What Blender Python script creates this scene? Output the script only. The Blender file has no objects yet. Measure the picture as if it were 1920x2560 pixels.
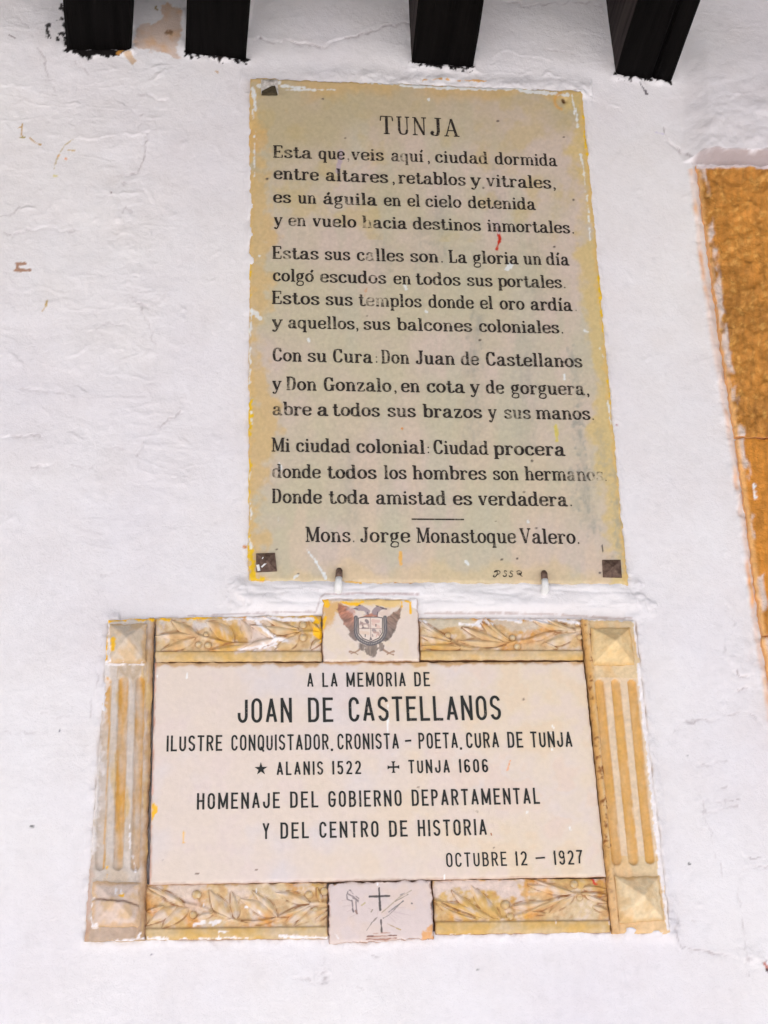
import bpy, math, random
import numpy as np
from mathutils import Vector, Matrix

# ------------------------------------------------------------------ camera
S = bpy.context.scene
FPX, PITCH, YAW, ROLL = 3766.0, 0.4258, 0.1037, -0.0328   # focal length in px of the 1920x2560 photo
DIST, EYE = 2.6, 1.6                                      # metres from the wall, eye height
cp, sp, cy_, sy_ = math.cos(PITCH), math.sin(PITCH), math.cos(YAW), math.sin(YAW)
FW = np.array([sy_*cp, cy_*cp, sp])
RT0 = np.array([cy_, -sy_, 0.0]); UP0 = np.cross(RT0, FW)
RT = math.cos(ROLL)*RT0 + math.sin(ROLL)*UP0
UPV = -math.sin(ROLL)*RT0 + math.cos(ROLL)*UP0
CAM = np.array([0.0, -DIST, EYE])
cam = bpy.data.cameras.new('camera')
cam.sensor_fit = 'VERTICAL'; cam.sensor_height = 36.0; cam.lens = FPX/2560.0*36.0
cam.clip_start = 0.05; cam.clip_end = 600.0
co = bpy.data.objects.new('camera', cam); S.collection.objects.link(co)
M = Matrix(((RT[0], UPV[0], -FW[0], CAM[0]), (RT[1], UPV[1], -FW[1], CAM[1]),
            (RT[2], UPV[2], -FW[2], CAM[2]), (0, 0, 0, 1)))
co.matrix_world = M
S.camera = co

# ------------------------------------------------------------------ sky, sun, exposure
SUN_EL, SUN_AZ = 60.0, -146.0     # degrees; azimuth clockwise from +y (into the wall): sun stands high in front-left, the eave shades the wall
W = bpy.data.worlds.new('World'); S.world = W; W.use_nodes = True
nt = W.node_tree; nt.nodes.clear()
sky = nt.nodes.new('ShaderNodeTexSky'); sky.sky_type = 'NISHITA'; sky.sun_disc = False
sky.sun_elevation = math.radians(SUN_EL); sky.sun_rotation = math.radians(SUN_AZ)
sky.air_density = 1.0; sky.dust_density = 6.0; sky.ozone_density = 1.0
bg = nt.nodes.new('ShaderNodeBackground'); bg.inputs[1].default_value = 0.15
wo = nt.nodes.new('ShaderNodeOutputWorld')
nt.links.new(sky.outputs[0], bg.inputs[0]); nt.links.new(bg.outputs[0], wo.inputs[0])
sl = bpy.data.lights.new('sun', 'SUN'); sl.energy = 3.8; sl.angle = math.radians(0.53); sl.color = (1.0, 0.975, 0.955)
so = bpy.data.objects.new('sun', sl); S.collection.objects.link(so)
sd = Vector((math.sin(math.radians(SUN_AZ))*math.cos(math.radians(SUN_EL)),
             math.cos(math.radians(SUN_AZ))*math.cos(math.radians(SUN_EL)), math.sin(math.radians(SUN_EL))))
so.rotation_euler = sd.to_track_quat('Z', 'Y').to_euler(); so.location = (-3, -4, 9)
sky.sun_rotation = math.atan2(sd.x, sd.y)
S.view_settings.view_transform = 'Standard'; S.view_settings.look = 'None'
S.view_settings.gamma = 1.0; S.view_settings.use_curve_mapping = False
S.view_settings.exposure = 0.77

# ------------------------------------------------------------------ helpers
def P(px, py, d=0.0):
    """photo pixel -> point on the vertical plane that stands d metres in front of the wall"""
    px = np.asarray(px, float); py = np.asarray(py, float)
    v = ((px-960)/FPX)[..., None]*RT - ((py-1280)/FPX)[..., None]*UPV + FW
    t = (DIST-np.asarray(d, float))/v[..., 1]
    return CAM + v*t[..., None]
def PX(p):
    v = p-CAM; z = v@FW
    return 960+FPX*(v@RT)/z, 1280-FPX*(v@UPV)/z

def noise2(x, y, seed):
    rs = np.random.RandomState(seed)
    tab = rs.rand(256, 256)
    xi = np.floor(x).astype(int); yi = np.floor(y).astype(int)
    fx = x-xi; fy = y-yi
    fx = fx*fx*fx*(fx*(fx*6-15)+10); fy = fy*fy*fy*(fy*(fy*6-15)+10)
    a = tab[xi % 256, yi % 256]; b = tab[(xi+1) % 256, yi % 256]
    c = tab[xi % 256, (yi+1) % 256]; d = tab[(xi+1) % 256, (yi+1) % 256]
    return (a*(1-fx)+b*fx)*(1-fy)+(c*(1-fx)+d*fx)*fy - 0.5
def fbm(x, y, scale, seed, oct=4, gain=0.5):
    s = 0; a = 1.0; f = 1.0/scale
    for i in range(oct):
        r = 0.6*i+0.3
        xr = x*math.cos(r)-y*math.sin(r); yr = x*math.sin(r)+y*math.cos(r)
        s = s + a*noise2(xr*f+17.3*i, yr*f-9.1*i, seed+i); a *= gain; f *= 2.03
    return s*2
def sstep(a, b, x):
    t = np.clip((x-a)/(b-a), 0, 1); return t*t*(3-2*t)
def lin(c):
    c = np.asarray(c, float)/255.0
    return np.where(c <= 0.04045, c/12.92, ((c+0.055)/1.055)**2.4)
def alb(c, ref=0.72):
    """surface colour from the tone it shows beside a white wall of linear tone ref"""
    return np.clip(lin(c)*0.82/ref, 0.0, 0.92)
def d_line(x, y, pts):
    """distance to a polyline, and the signed side"""
    best = np.full(x.shape, 1e9); side = np.zeros(x.shape)
    for (ax, ay), (bx, by) in zip(pts[:-1], pts[1:]):
        dx, dy = bx-ax, by-ay; L = dx*dx+dy*dy+1e-9
        t = np.clip(((x-ax)*dx+(y-ay)*dy)/L, 0, 1)
        d = np.hypot(x-ax-t*dx, y-ay-t*dy)
        m = d < best; best = np.where(m, d, best)
        side = np.where(m, np.sign((x-ax)*dy-(y-ay)*dx), side)
    return best, side
def sd_poly(x, y, pts):
    """signed distance, negative inside"""
    d, _ = d_line(x, y, list(pts)+[pts[0]])
    ins = np.zeros(x.shape, bool); n = len(pts)
    for i in range(n):
        x0, y0 = pts[i]; x1, y1 = pts[(i+1) % n]
        if y0 == y1: continue
        c = ((y0 > y) != (y1 > y)) & (x < (x1-x0)*(y-y0)/(y1-y0)+x0)
        ins ^= c
    return np.where(ins, -d, d)
def blend(col, m, c, ref=0.72):
    m = np.clip(m, 0, 1)[..., None]
    return col*(1-m)+alb(c, ref)*m
def stroke_m(x, y, pts, w, soft=2.0, jit=0.0, seed=1):
    lo = np.min(pts, 0)-w-soft*3-jit*3; hi = np.max(pts, 0)+w+soft*3+jit*3
    m = np.zeros(x.shape); s = (x > lo[0]) & (x < hi[0]) & (y > lo[1]) & (y < hi[1])
    if s.any():
        d, _ = d_line(x[s], y[s], pts)
        if jit: d = d+fbm(x[s], y[s], 9.0, seed, 3)*jit
        m[s] = 1-sstep(w/2-soft/2, w/2+soft/2, d)
    return m
def poly_m(x, y, pts, soft=3.0, jit=0.0, sc=14.0, seed=1):
    lo = np.min(pts, 0)-soft*2-jit*3; hi = np.max(pts, 0)+soft*2+jit*3
    m = np.zeros(x.shape); s = (x > lo[0]) & (x < hi[0]) & (y > lo[1]) & (y < hi[1])
    if s.any():
        d = sd_poly(x[s], y[s], pts)
        if jit: d = d+fbm(x[s], y[s], sc, seed, 4)*jit
        m[s] = 1-sstep(-soft, soft, d)
    return m
def TR(ox, oy, s):
    return lambda *pts: [(ox+a*s, oy+b*s) for a, b in pts]

def new_obj(name, me, parent=None, mat=None):
    o = bpy.data.objects.new(name, me); S.collection.objects.link(o)
    if parent is not None: o.parent = parent
    if mat is not None: me.materials.append(mat)
    return o
def mesh_np(name, verts, faces, smooth=True, cols=None):
    """verts Nx3, faces Mx4 numpy (or list of tuples)"""
    me = bpy.data.meshes.new(name)
    if isinstance(faces, np.ndarray):
        n, k = faces.shape
        me.vertices.add(len(verts)); me.vertices.foreach_set('co', np.ascontiguousarray(verts, np.float32).ravel())
        me.loops.add(n*k); me.loops.foreach_set('vertex_index', np.ascontiguousarray(faces, np.int32).ravel())
        me.polygons.add(n); me.polygons.foreach_set('loop_start', np.arange(0, n*k, k, dtype=np.int32))
        me.polygons.foreach_set('loop_total', np.full(n, k, np.int32))
        me.update(calc_edges=True)
    else:
        me.from_pydata([tuple(v) for v in verts], [], faces); me.update()
    if smooth: me.polygons.foreach_set('use_smooth', np.ones(len(me.polygons), bool))
    if cols is not None:
        a = me.color_attributes.new('Col', 'FLOAT_COLOR', 'POINT')
        c4 = np.ones((len(verts), 4), np.float32); c4[:, :3] = cols
        a.data.foreach_set('color', c4.ravel())
    me.validate()
    return me
def grid_faces(nu, nv):
    i = np.arange(nv-1)[:, None]*nu+np.arange(nu-1)[None, :]
    return np.stack([i, i+1, i+nu+1, i+nu], -1).reshape(-1, 4)
def empty(name, loc, label, cat, group=None):
    o = bpy.data.objects.new(name, None); S.collection.objects.link(o)
    o.location = Vector([float(c) for c in loc]); o.empty_display_size = 0.05
    tag(o, label, cat, group); return o
def tag(o, label=None, cat=None, group=None, kind=None):
    if label: o['label'] = label
    if cat: o['category'] = cat
    if group: o['group'] = group
    if kind: o['kind'] = kind
def local(v, parent):
    if parent is None: return v
    p = parent; off = np.zeros(3)
    while p is not None:
        off = off+np.array(p.location); p = p.parent
    return v-off

def relief(name, quad, depth, res, hf, cf, parent, mat, back=-0.025, jit=0.0, seed=5, skirt=None):
    """a slab traced by its four photo corners (TL TR BR BL) on the plane `depth` in front of the wall;
    hf(px,py,u,v) adds relief in metres, cf(px,py,u,v,h) gives the surface colour, sides run back into the wall"""
    q = [P(a, b, depth) for a, b in quad]
    w = max(np.linalg.norm(q[1]-q[0]), np.linalg.norm(q[2]-q[3])); h = max(np.linalg.norm(q[3]-q[0]), np.linalg.norm(q[2]-q[1]))
    nu = max(3, int(w/res)+1); nv = max(3, int(h/res)+1)
    u, v = np.meshgrid(np.linspace(0, 1, nu), np.linspace(0, 1, nv))
    U, V = u[..., None], v[..., None]
    p = (q[0]*(1-U)+q[1]*U)*(1-V)+(q[3]*(1-U)+q[2]*U)*V
    px, py = PX(p)
    if jit:
        ed = np.minimum(np.minimum(u*w, (1-u)*w), np.minimum(v*h, (1-v)*h))
        k = np.exp(-(ed/0.006)**2)*jit
        p[..., 0] += k*fbm(px, py, 16, seed, 4); p[..., 2] += k*fbm(px, py, 16, seed+9, 4)
    hh = hf(px, py, u, v) if hf else np.zeros_like(u)
    if jit:   # worn arris
        hh = hh-0.0022*np.exp(-(ed/0.0025)**2)*(1+0.8*fbm(px, py, 22, seed+3, 3))
    col = cf(px, py, u, v, hh)
    p[..., 1] -= hh
    verts = p.reshape(-1, 3); cols = col.reshape(-1, 3)
    f = grid_faces(nu, nv)
    # skirts
    idx = np.arange(nu*nv).reshape(nv, nu)
    loop = np.concatenate([idx[0, :-1], idx[:-1, -1], idx[-1, :0:-1], idx[:0:-1, 0]])
    fr = verts[loop].copy(); bk = fr.copy(); bk[:, 1] = -back if back > 0 else 0.02
    sc = cols[loop] if skirt is None else np.tile(alb(skirt), (len(loop), 1))
    n0 = len(verts); L = len(loop); ar = np.arange(L); nx = (ar+1) % L
    sf = np.stack([n0+ar, n0+L+ar, n0+L+nx, n0+nx], -1)
    verts = np.concatenate([verts, fr, bk]); cols = np.concatenate([cols, sc, sc])
    # orientation: front faces must look to -y
    f = f[:, ::-1]
    faces = np.concatenate([f, sf])
    me = mesh_np(name, local(verts, parent), faces, True, cols)
    return new_obj(name, me, parent, mat)

# ------------------------------------------------------------------ materials
def mat_attr(name, rough, bumps, vary=0.06, vscale=90.0, spec=0.3):
    m = bpy.data.materials.new(name); m.use_nodes = True
    n = m.node_tree.nodes; l = m.node_tree.links
    b = n['Principled BSDF']; b.inputs['Roughness'].default_value = rough
    b.inputs['Specular IOR Level'].default_value = spec
    at = n.new('ShaderNodeAttribute'); at.attribute_name = 'Col'
    geo = n.new('ShaderNodeNewGeometry')
    nz = n.new('ShaderNodeTexNoise'); nz.inputs['Scale'].default_value = vscale; nz.inputs['Detail'].default_value = 6
    l.new(geo.outputs['Position'], nz.inputs['Vector'])
    mr = n.new('ShaderNodeMapRange'); mr.inputs['From Min'].default_value = 0.25; mr.inputs['From Max'].default_value = 0.75
    mr.inputs['To Min'].default_value = 1-vary; mr.inputs['To Max'].default_value = 1+vary
    l.new(nz.outputs[0], mr.inputs['Value'])
    mx = n.new('ShaderNodeMix'); mx.data_type = 'RGBA'; mx.blend_type = 'MULTIPLY'; mx.inputs['Factor'].default_value = 1
    l.new(at.outputs['Color'], mx.inputs['A']); l.new(mr.outputs[0], mx.inputs['B'])
    l.new(mx.outputs['Result'], b.inputs['Base Color'])
    prev = None
    for sc, dist in bumps:
        t = n.new('ShaderNodeTexNoise'); t.inputs['Scale'].default_value = sc; t.inputs['Detail'].default_value = 5
        t.inputs['Roughness'].default_value = 0.6
        l.new(geo.outputs['Position'], t.inputs['Vector'])
        bp = n.new('ShaderNodeBump'); bp.inputs['Distance'].default_value = dist; bp.inputs['Strength'].default_value = 1.0
        l.new(t.outputs[0], bp.inputs['Height'])
        if prev: l.new(prev.outputs[0], bp.inputs['Normal'])
        prev = bp
    if prev: l.new(prev.outputs[0], b.inputs['Normal'])
    return m
M_PLASTER = mat_attr('limewashed_plaster', 0.9, [(160, 0.0010), (420, 0.0006)], 0.025, 60, 0.2)
M_MARBLE = mat_attr('aged_marble', 0.5, [(70, 0.0006), (600, 0.0003)], 0.035, 120, 0.35)
M_CARVED = mat_attr('carved_ochre_stone', 0.7, [(120, 0.0014), (500, 0.0006)], 0.10, 90, 0.25)
M_JAMB = mat_attr('painted_sandstone', 0.6, [(90, 0.004), (300, 0.0015)], 0.16, 70, 0.3)

def mat_ink(name, c, wear):
    m = bpy.data.materials.new(name); m.use_nodes = True
    n = m.node_tree.nodes; l = m.node_tree.links
    b = n['Principled BSDF']; b.inputs['Base Color'].default_value = (*c, 1); b.inputs['Roughness'].default_value = 0.65
    b.inputs['Specular IOR Level'].default_value = 0.25
    out = n['Material Output']
    tr = n.new('ShaderNodeBsdfTransparent'); mix = n.new('ShaderNodeMixShader')
    geo = n.new('ShaderNodeNewGeometry')
    nz = n.new('ShaderNodeTexNoise'); nz.inputs['Scale'].default_value = 230; nz.inputs['Detail'].default_value = 4
    nz2 = n.new('ShaderNodeTexNoise'); nz2.inputs['Scale'].default_value = 34; nz2.inputs['Detail'].default_value = 2
    l.new(geo.outputs['Position'], nz.inputs['Vector']); l.new(geo.outputs['Position'], nz2.inputs['Vector'])
    at = n.new('ShaderNodeAttribute'); at.attribute_name = 'Col'
    add = n.new('ShaderNodeMath'); add.operation = 'MULTIPLY_ADD'; add.inputs[1].default_value = 0.7
    l.new(nz2.outputs[0], add.inputs[0]); l.new(nz.outputs[0], add.inputs[2])
    ad2 = n.new('ShaderNodeMath'); ad2.operation = 'MULTIPLY_ADD'; ad2.inputs[1].default_value = 0.75
    l.new(at.outputs['Fac'], ad2.inputs[0]); l.new(add.outputs[0], ad2.inputs[2])
    mr = n.new('ShaderNodeMapRange'); mr.inputs['From Min'].default_value = 0.95-wear; mr.inputs['From Max'].default_value = 1.45-wear
    mr.inputs['To Min'].default_value = 0.0; mr.inputs['To Max'].default_value = 0.92
    l.new(ad2.outputs[0], mr.inputs['Value'])
    l.new(mr.outputs[0], mix.inputs[0]); l.new(b.outputs[0], mix.inputs[1]); l.new(tr.outputs[0], mix.inputs[2])
    l.new(mix.outputs[0], out.inputs[0])
    return m
M_INK_A = mat_ink('worn_black_paint', (0.034, 0.027, 0.023), 0.12)
M_INK_B = mat_ink('dark_letter_paint', (0.026, 0.028, 0.026), 0.0)

def mat_simple(name, c1, c2, rough, scale, bump, stretch=(1, 1, 1), metal=0.0, spec=0.3, lo=0.35, hi=0.65):
    m = bpy.data.materials.new(name); m.use_nodes = True
    n = m.node_tree.nodes; l = m.node_tree.links; b = n['Principled BSDF']
    tc = n.new('ShaderNodeNewGeometry'); mp = n.new('ShaderNodeMapping'); mp.inputs['Scale'].default_value = stretch
    nz = n.new('ShaderNodeTexNoise'); nz.inputs['Scale'].default_value = scale; nz.inputs['Detail'].default_value = 8
    nz.inputs['Roughness'].default_value = 0.65
    cr = n.new('ShaderNodeValToRGB'); cr.color_ramp.elements[0].position = lo; cr.color_ramp.elements[1].position = hi
    cr.color_ramp.elements[0].color = (*c1, 1); cr.color_ramp.elements[1].color = (*c2, 1)
    l.new(tc.outputs['Position'], mp.inputs[0]); l.new(mp.outputs[0], nz.inputs['Vector'])
    l.new(nz.outputs[0], cr.inputs[0]); l.new(cr.outputs[0], b.inputs['Base Color'])
    bp = n.new('ShaderNodeBump'); bp.inputs['Distance'].default_value = bump; l.new(nz.outputs[0], bp.inputs['Height'])
    l.new(bp.outputs[0], b.inputs['Normal'])
    b.inputs['Roughness'].default_value = rough; b.inputs['Metallic'].default_value = metal
    b.inputs['Specular IOR Level'].default_value = spec
    return m
M_WOOD = mat_simple('black_stained_wood', (0.0012, 0.001, 0.001), (0.005, 0.0042, 0.004), 0.8, 60, 0.004, (1, 0.05, 1), spec=0.05)
M_WOODSIDE = mat_simple('grey_brown_wood', (0.012, 0.008, 0.008), (0.05, 0.038, 0.036), 0.8, 60, 0.003, (1, 0.05, 1), spec=0.1)
M_BOARD = mat_simple('dark_board', (0.02, 0.015, 0.012), (0.05, 0.038, 0.03), 0.7, 20, 0.003, (1, 0.1, 1))
M_GROUND = mat_simple('pale_paving', (0.44, 0.435, 0.435), (0.54, 0.535, 0.535), 0.85, 3, 0.004)

# ------------------------------------------------------------------ photo corners of the plaques and the jamb
QA = [(625, 194), (1455, 227), (1570, 1460), (621, 1451)]                       # poem plaque
OUT_B = [(271, 1549), (387, 1541), (804, 1537), (804, 1497), (1046, 1496), (1047, 1541), (1453, 1545), (1590, 1551),
         (1677, 2335), (1530, 2333), (1086, 2338), (1085, 2346), (822, 2361), (821, 2349), (361, 2352), (211, 2352)]
JAMB_L = [(1722, 405), (1781, 842), (1821, 1066), (1857, 1317), (1890, 1581), (1912, 1710), (1950, 1990), (2030, 2560)]

# ------------------------------------------------------------------ ground and eave (they give the wall its light from below)
g = mesh_np('ground', np.array([[-90, -160, 0], [90, -160, 0], [90, 40, 0], [-90, 40, 0]], float), [(0, 1, 2, 3)], False)
tag(new_obj('ground', g, None, M_GROUND), kind='structure')

# ------------------------------------------------------------------ wall
def nonuni(lo, hi, a, b, fine, coarse):
    n1 = int((a-lo)/coarse); n2 = int((b-a)/fine); n3 = int((hi-b)/coarse)
    return np.concatenate([np.linspace(lo, a, n1, endpoint=False), np.linspace(a, b, n2, endpoint=False), np.linspace(b, hi, n3+1)])
cs = [P(a, b) for a, b in ((0, 0), (1920, 0), (1920, 2560), (0, 2560))]
xa, xb = min(c[0] for c in cs)-0.02, max(c[0] for c in cs)+0.02
za, zb = min(c[2] for c in cs)-0.02, max(c[2] for c in cs)+0.02
WX = nonuni(-6.0, 6.5, xa, xb, 0.0026, 0.06); WZ = nonuni(0.0, zb+0.45, za, zb, 0.0026, 0.06)
wx, wz = np.meshgrid(WX, WZ)
wp = np.stack([wx, np.zeros_like(wx), wz], -1)
x, y = PX(wp)
T8 = TR(0, 0, .3618); T1 = TR(0, 0, .5787); T2 = TR(960, 0, .5787); TL_ = TR(0, 400, .4522); TRt = TR(1500, 1500, .4795)
TB = TR(120, 0, .3376); TM = TR(580, 1360, .3134); TM2 = TR(1050, 1360, .3918)
rough_left = 1-sstep(330, 620, x+80*fbm(x, y, 300, 41, 2))
rough_left = np.maximum(rough_left, 0.55*(1-sstep(120, 260, y)))
rough_left *= (1-0.75*sstep(1250, 1500, y))
h = 0.0045*fbm(wx, wz, 0.55, 11, 3)
h += (0.0005+0.0012*rough_left)*fbm(wx, wz*1.2, 0.10, 21, 5, .45)
rid = 1-np.abs(fbm(wx*0.75+0.3*wz, wz*1.7, 0.11, 31, 3)); rid = np.clip(rid-0.72, 0, 1)/0.28
h += rid**2*0.0009*rough_left*sstep(0.1, .5, fbm(wx, wz, 0.16, 33, 2))
tro = 1-np.abs(fbm(wx*0.5-0.5*wz, wz*2.4+0.4*wx, 0.06, 35, 2)); tro = np.clip(tro-0.8, 0, 1)/0.2
h += tro**2*0.0008*(0.25+rough_left)*sstep(.1, .5, fbm(wx, wz, 0.2, 36, 2))
h += 0.0002*fbm(wx, wz, 0.011, 51, 3)
# small pimples and chips of the lime coats
rs = np.random.RandomState(4)
def around(cx, cy, r):
    return (np.abs(x-cx) < r) & (np.abs(y-cy) < r)
for k in range(210):
    if k < 130: cx, cy = rs.uniform(0, 600), rs.uniform(150, 1350)
    else: cx, cy = rs.uniform(1500, 1915), rs.uniform(60, 2500)
    r = rs.uniform(3, 9); a = rs.uniform(0.0005, 0.0016); an = rs.uniform(0, 3.14); el = rs.uniform(1, 3.2)
    s = around(cx, cy, r*el*2.5)
    if s.any():
        dx = x[s]-cx; dy = y[s]-cy
        p_ = dx*math.cos(an)+dy*math.sin(an); q_ = -dx*math.sin(an)+dy*math.cos(an)
        h[s] += a*np.exp(-((p_/(r*el))**2+(q_/r)**2))*np.where(q_ > 0, 1.0, 0.75)
# traced cracks, flakes and trowel ridges: (points, width px, depth, step)
CR = [
 (T8((125, 95), (190, 180), (245, 290), (300, 390), (340, 530), (385, 640)), 5, -.0014, .0008),
 (T8((0, 600), (150, 610), (250, 615), (400, 610), (560, 600), (700, 560), (850, 545)), 7, .0007, .0005),
 (T8((560, 970), (660, 970), (760, 945), (900, 935), (1000, 940), (1070, 895)), 8, .0014, .0012),
 (T8((1070, 895), (1010, 960), (1005, 1040), (990, 1160), (940, 1200)), 7, -.0012, .0018),
 (T8((60, 1400), (150, 1435), (270, 1455)), 7, .0012, -.0014),
 (T8((0, 1590), (80, 1630)), 5, -.0013, .001), (T8((0, 1500), (60, 1480), (130, 1440)), 5, -.0008, .0006),
 (T8((100, 1640), (200, 1590), (330, 1575), (470, 1590), (560, 1580)), 6, -.0012, .0012),
 (T8((840, 1285), (930, 1272), (1000, 1330)), 9, -.0014, .002),
 (T8((820, 1205), (920, 1200)), 8, -.0012, .0015), (T8((770, 1355), (930, 1350)), 9, .0014, .001),
 (T8((440, 705), (530, 725)), 8, .0014, -.0012), (T8((770, 710), (835, 735)), 8, .0013, -.0016),
 (T8((960, 640), (1060, 680), (1130, 690)), 9, -.0012, .002), (T8((1060, 540), (1130, 500)), 9, .0018, -.0015),
 (T8((1050, 470), (1140, 450)), 8, .0015, -.0012), (T8((1020, 840), (1100, 820)), 9, .0018, .001),
 (T8((520, 420), (600, 480), (660, 540)), 7, -.0008, .0009), (T8((980, 790), (960, 900)), 5, -.0009, .0006),
 (T8((640, 1400), (700, 1370), (770, 1345)), 6, -.0008, .0008), (T8((840, 1480), (870, 1440), (905, 1470)), 7, -.0011, .0012),
 (T8((480, 870), (530, 885)), 8, .0014, 0), (T8((300, 540), (380, 560)), 6, -.0008, .0008),
 (T8((900, 1930), (960, 1910)), 8, -.0011, .0016), (T8((930, 2080), (1000, 2130)), 6, -.0011, .0012),
 (TL_((780, 810), (830, 900), (850, 1000), (860, 1090)), 6, -.0009, .0008),
 (TL_((760, 1640), (790, 1560), (830, 1500), (900, 1465), (1000, 1395)), 6, -.0013, .0016),
 (TL_((620, 1590), (680, 1600), (750, 1640)), 6, -.001, .0012),
 (TL_((400, 1690), (480, 1700), (560, 1650), (640, 1640)), 6, -.0009, .001),
 (TL_((0, 1540), (60, 1520), (230, 1515), (250, 1540)), 6, -.0012, .0014),
 (TL_((120, 1270), (180, 1260), (250, 1275)), 6, -.0008, .001), (TL_((180, 1710), (230, 1695), (270, 1680)), 9, -.001, .0018),
 (TL_((350, 1410), (400, 1440)), 8, .0014, -.0014), (TL_((400, 1510), (450, 1530)), 8, .0014, -.0014),
 (TL_((420, 1250), (460, 1270)), 8, .0013, -.0014), (TL_((330, 1285), (360, 1305)), 8, .0013, -.0014),
 (TL_((250, 1370), (280, 1400)), 10, .0016, -.0016), (TL_((80, 1100), (120, 1140)), 9, .0013, -.001),
 (TL_((360, 1110), (440, 1060), (500, 1030)), 7, .0008, .0006), (TL_((390, 1160), (480, 1130)), 7, .0007, .0006),
 (TL_((500, 940), (600, 905), (690, 910)), 6, -.0007, .0006), (TL_((580, 1180), (700, 1195), (840, 1220)), 7, .0009, .0005),
 (TL_((1010, 1540), (1035, 1555)), 8, .0012, -.0014), (TL_((450, 760), (520, 770)), 7, .001, -.001),
 (TL_((740, 770), (790, 790), (800, 820)), 6, -.0011, .0012), (TL_((730, 660), (760, 650)), 10, .0013, -.0015),
 (T1((1130, 150), (1180, 172), (1260, 170), (1390, 198), (1440, 170), (1550, 145), (1659, 112)), 6, -.0019, .0020),
 (T2((0, 115), (60, 108), (115, 104)), 5, -.0016, .001), (T2((540, 0), (620, 22), (700, 12), (830, 10), (945, 22)), 6, -.0014, .0016),
 (T2((690, 215), (760, 210), (850, 240)), 6, -.0008, .001), (T2((440, 250), (540, 215), (620, 240), (760, 260)), 8, .0007, .0008),
 (T2((1215, 555), (1240, 620), (1330, 690)), 12, -.002, .002), (T2((1240, 420), (1400, 430), (1560, 440)), 8, .0006, .0006),
 (T2((0, 290), (300, 320), (520, 315), (760, 330), (900, 400)), 9, .0012, .0014),
 (T2((860, 410), (940, 440), (1030, 470)), 7, .0012, .0006),
 (TRt((380, 670), (480, 630), (590, 615)), 6, -.0013, .0014), (TRt((620, 602), (770, 580)), 5, -.001, .001),
 (TRt((520, 855), (660, 830)), 6, -.001, .001), (TRt((540, 1045), (640, 1050), (720, 1040)), 6, -.0013, .0016),
 (TRt((550, 1115), (640, 1095), (720, 1070)), 6, -.0013, .0016), (TRt((630, 975), (680, 975)), 5, -.0011, .001),
 (TRt((490, 960), (540, 1040), (550, 1115), (600, 1300), (650, 1450)), 5, -.0008, .0006),
 (TRt((640, 245), (655, 290), (680, 340), (720, 380), (745, 400), (770, 395)), 9, -.0022, .0030),
 (TRt((730, 460), (790, 465), (840, 460)), 8, -.0018, .0026), (TRt((785, 590), (820, 600), (845, 630)), 7, -.0018, .002),
 (TRt((670, 30), (700, 110)), 8, -.0012, .0016), (TRt((360, 1600), (405, 1670), (410, 1840)), 7, -.0012, .0012),
 (TRt((470, 1820), (570, 1840), (700, 1855)), 6, -.0015, .0018), (TRt((720, 1500), (750, 1750), (775, 1950)), 5, -.0009, .0007),
 (TRt((760, 1330), (800, 1350), (876, 1345)), 7, -.0014, .0018), (TRt((780, 1390), (876, 1380)), 7, -.0011, .0014),
 (TRt((770, 1880), (820, 1890), (876, 1870)), 9, -.0016, .002), (TRt((420, 1800), (480, 1830)), 8, -.001, .001),
 (TRt((480, 1675), (570, 1670)), 5, -.0008, .0006), (TRt((470, 1190), (560, 1190)), 5, -.0006, .0006),
 ([(742, 2445), (778, 2447), (800, 2430), (816, 2440), (812, 2462), (786, 2460)], 7, -.0015, .0016),
 ([(805, 2400), (818, 2430)], 5, -.001, .001), ([(925, 2395), (960, 2388)], 5, -.001, .0008), ([(890, 2466), (905, 2470)], 5, -.001, .0008),
 (TM((250, 435), (330, 400), (420, 380)), 8, -.0008, .0012), (TM((620, 370), (700, 390)), 8, -.0008, .0012),
 ([(255, 1600), (240, 1700), (225, 1800)], 5, -.0008, .0008), ([(0, 1830), (60, 1830), (120, 1830)], 4, -.0006, .0004),
 ([(100, 1780), (140, 1795), (170, 1785)], 5, -.0008, .0008), ([(255, 1437), (275, 1435)], 5, -.001, .001),
]
for k, (pts, w, dp, st) in enumerate(CR):
    lo = np.min(pts, 0)-60; hi = np.max(pts, 0)+60
    s = (x > lo[0]) & (x < hi[0]) & (y > lo[1]) & (y < hi[1])
    if not s.any(): continue
    jx = x[s]+6*fbm(x[s], y[s], 22, 400+k, 3); jy = y[s]+6*fbm(x[s], y[s], 22, 500+k, 3)
    d, sg = d_line(jx, jy, pts)
    amp = 0.65+0.7*fbm(x[s], y[s], 30, 600+k, 2); amp = np.clip(amp, 0.1, 1.5)
    h[s] += 0.9*amp*(dp*np.exp(-(d/(w*0.42))**2) + st*0.6*sg*np.exp(-(d/(w*1.7))**2))
CRACK_SHADE = [(k, c) for k, c in enumerate(CR) if c[2] < 0]
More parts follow.
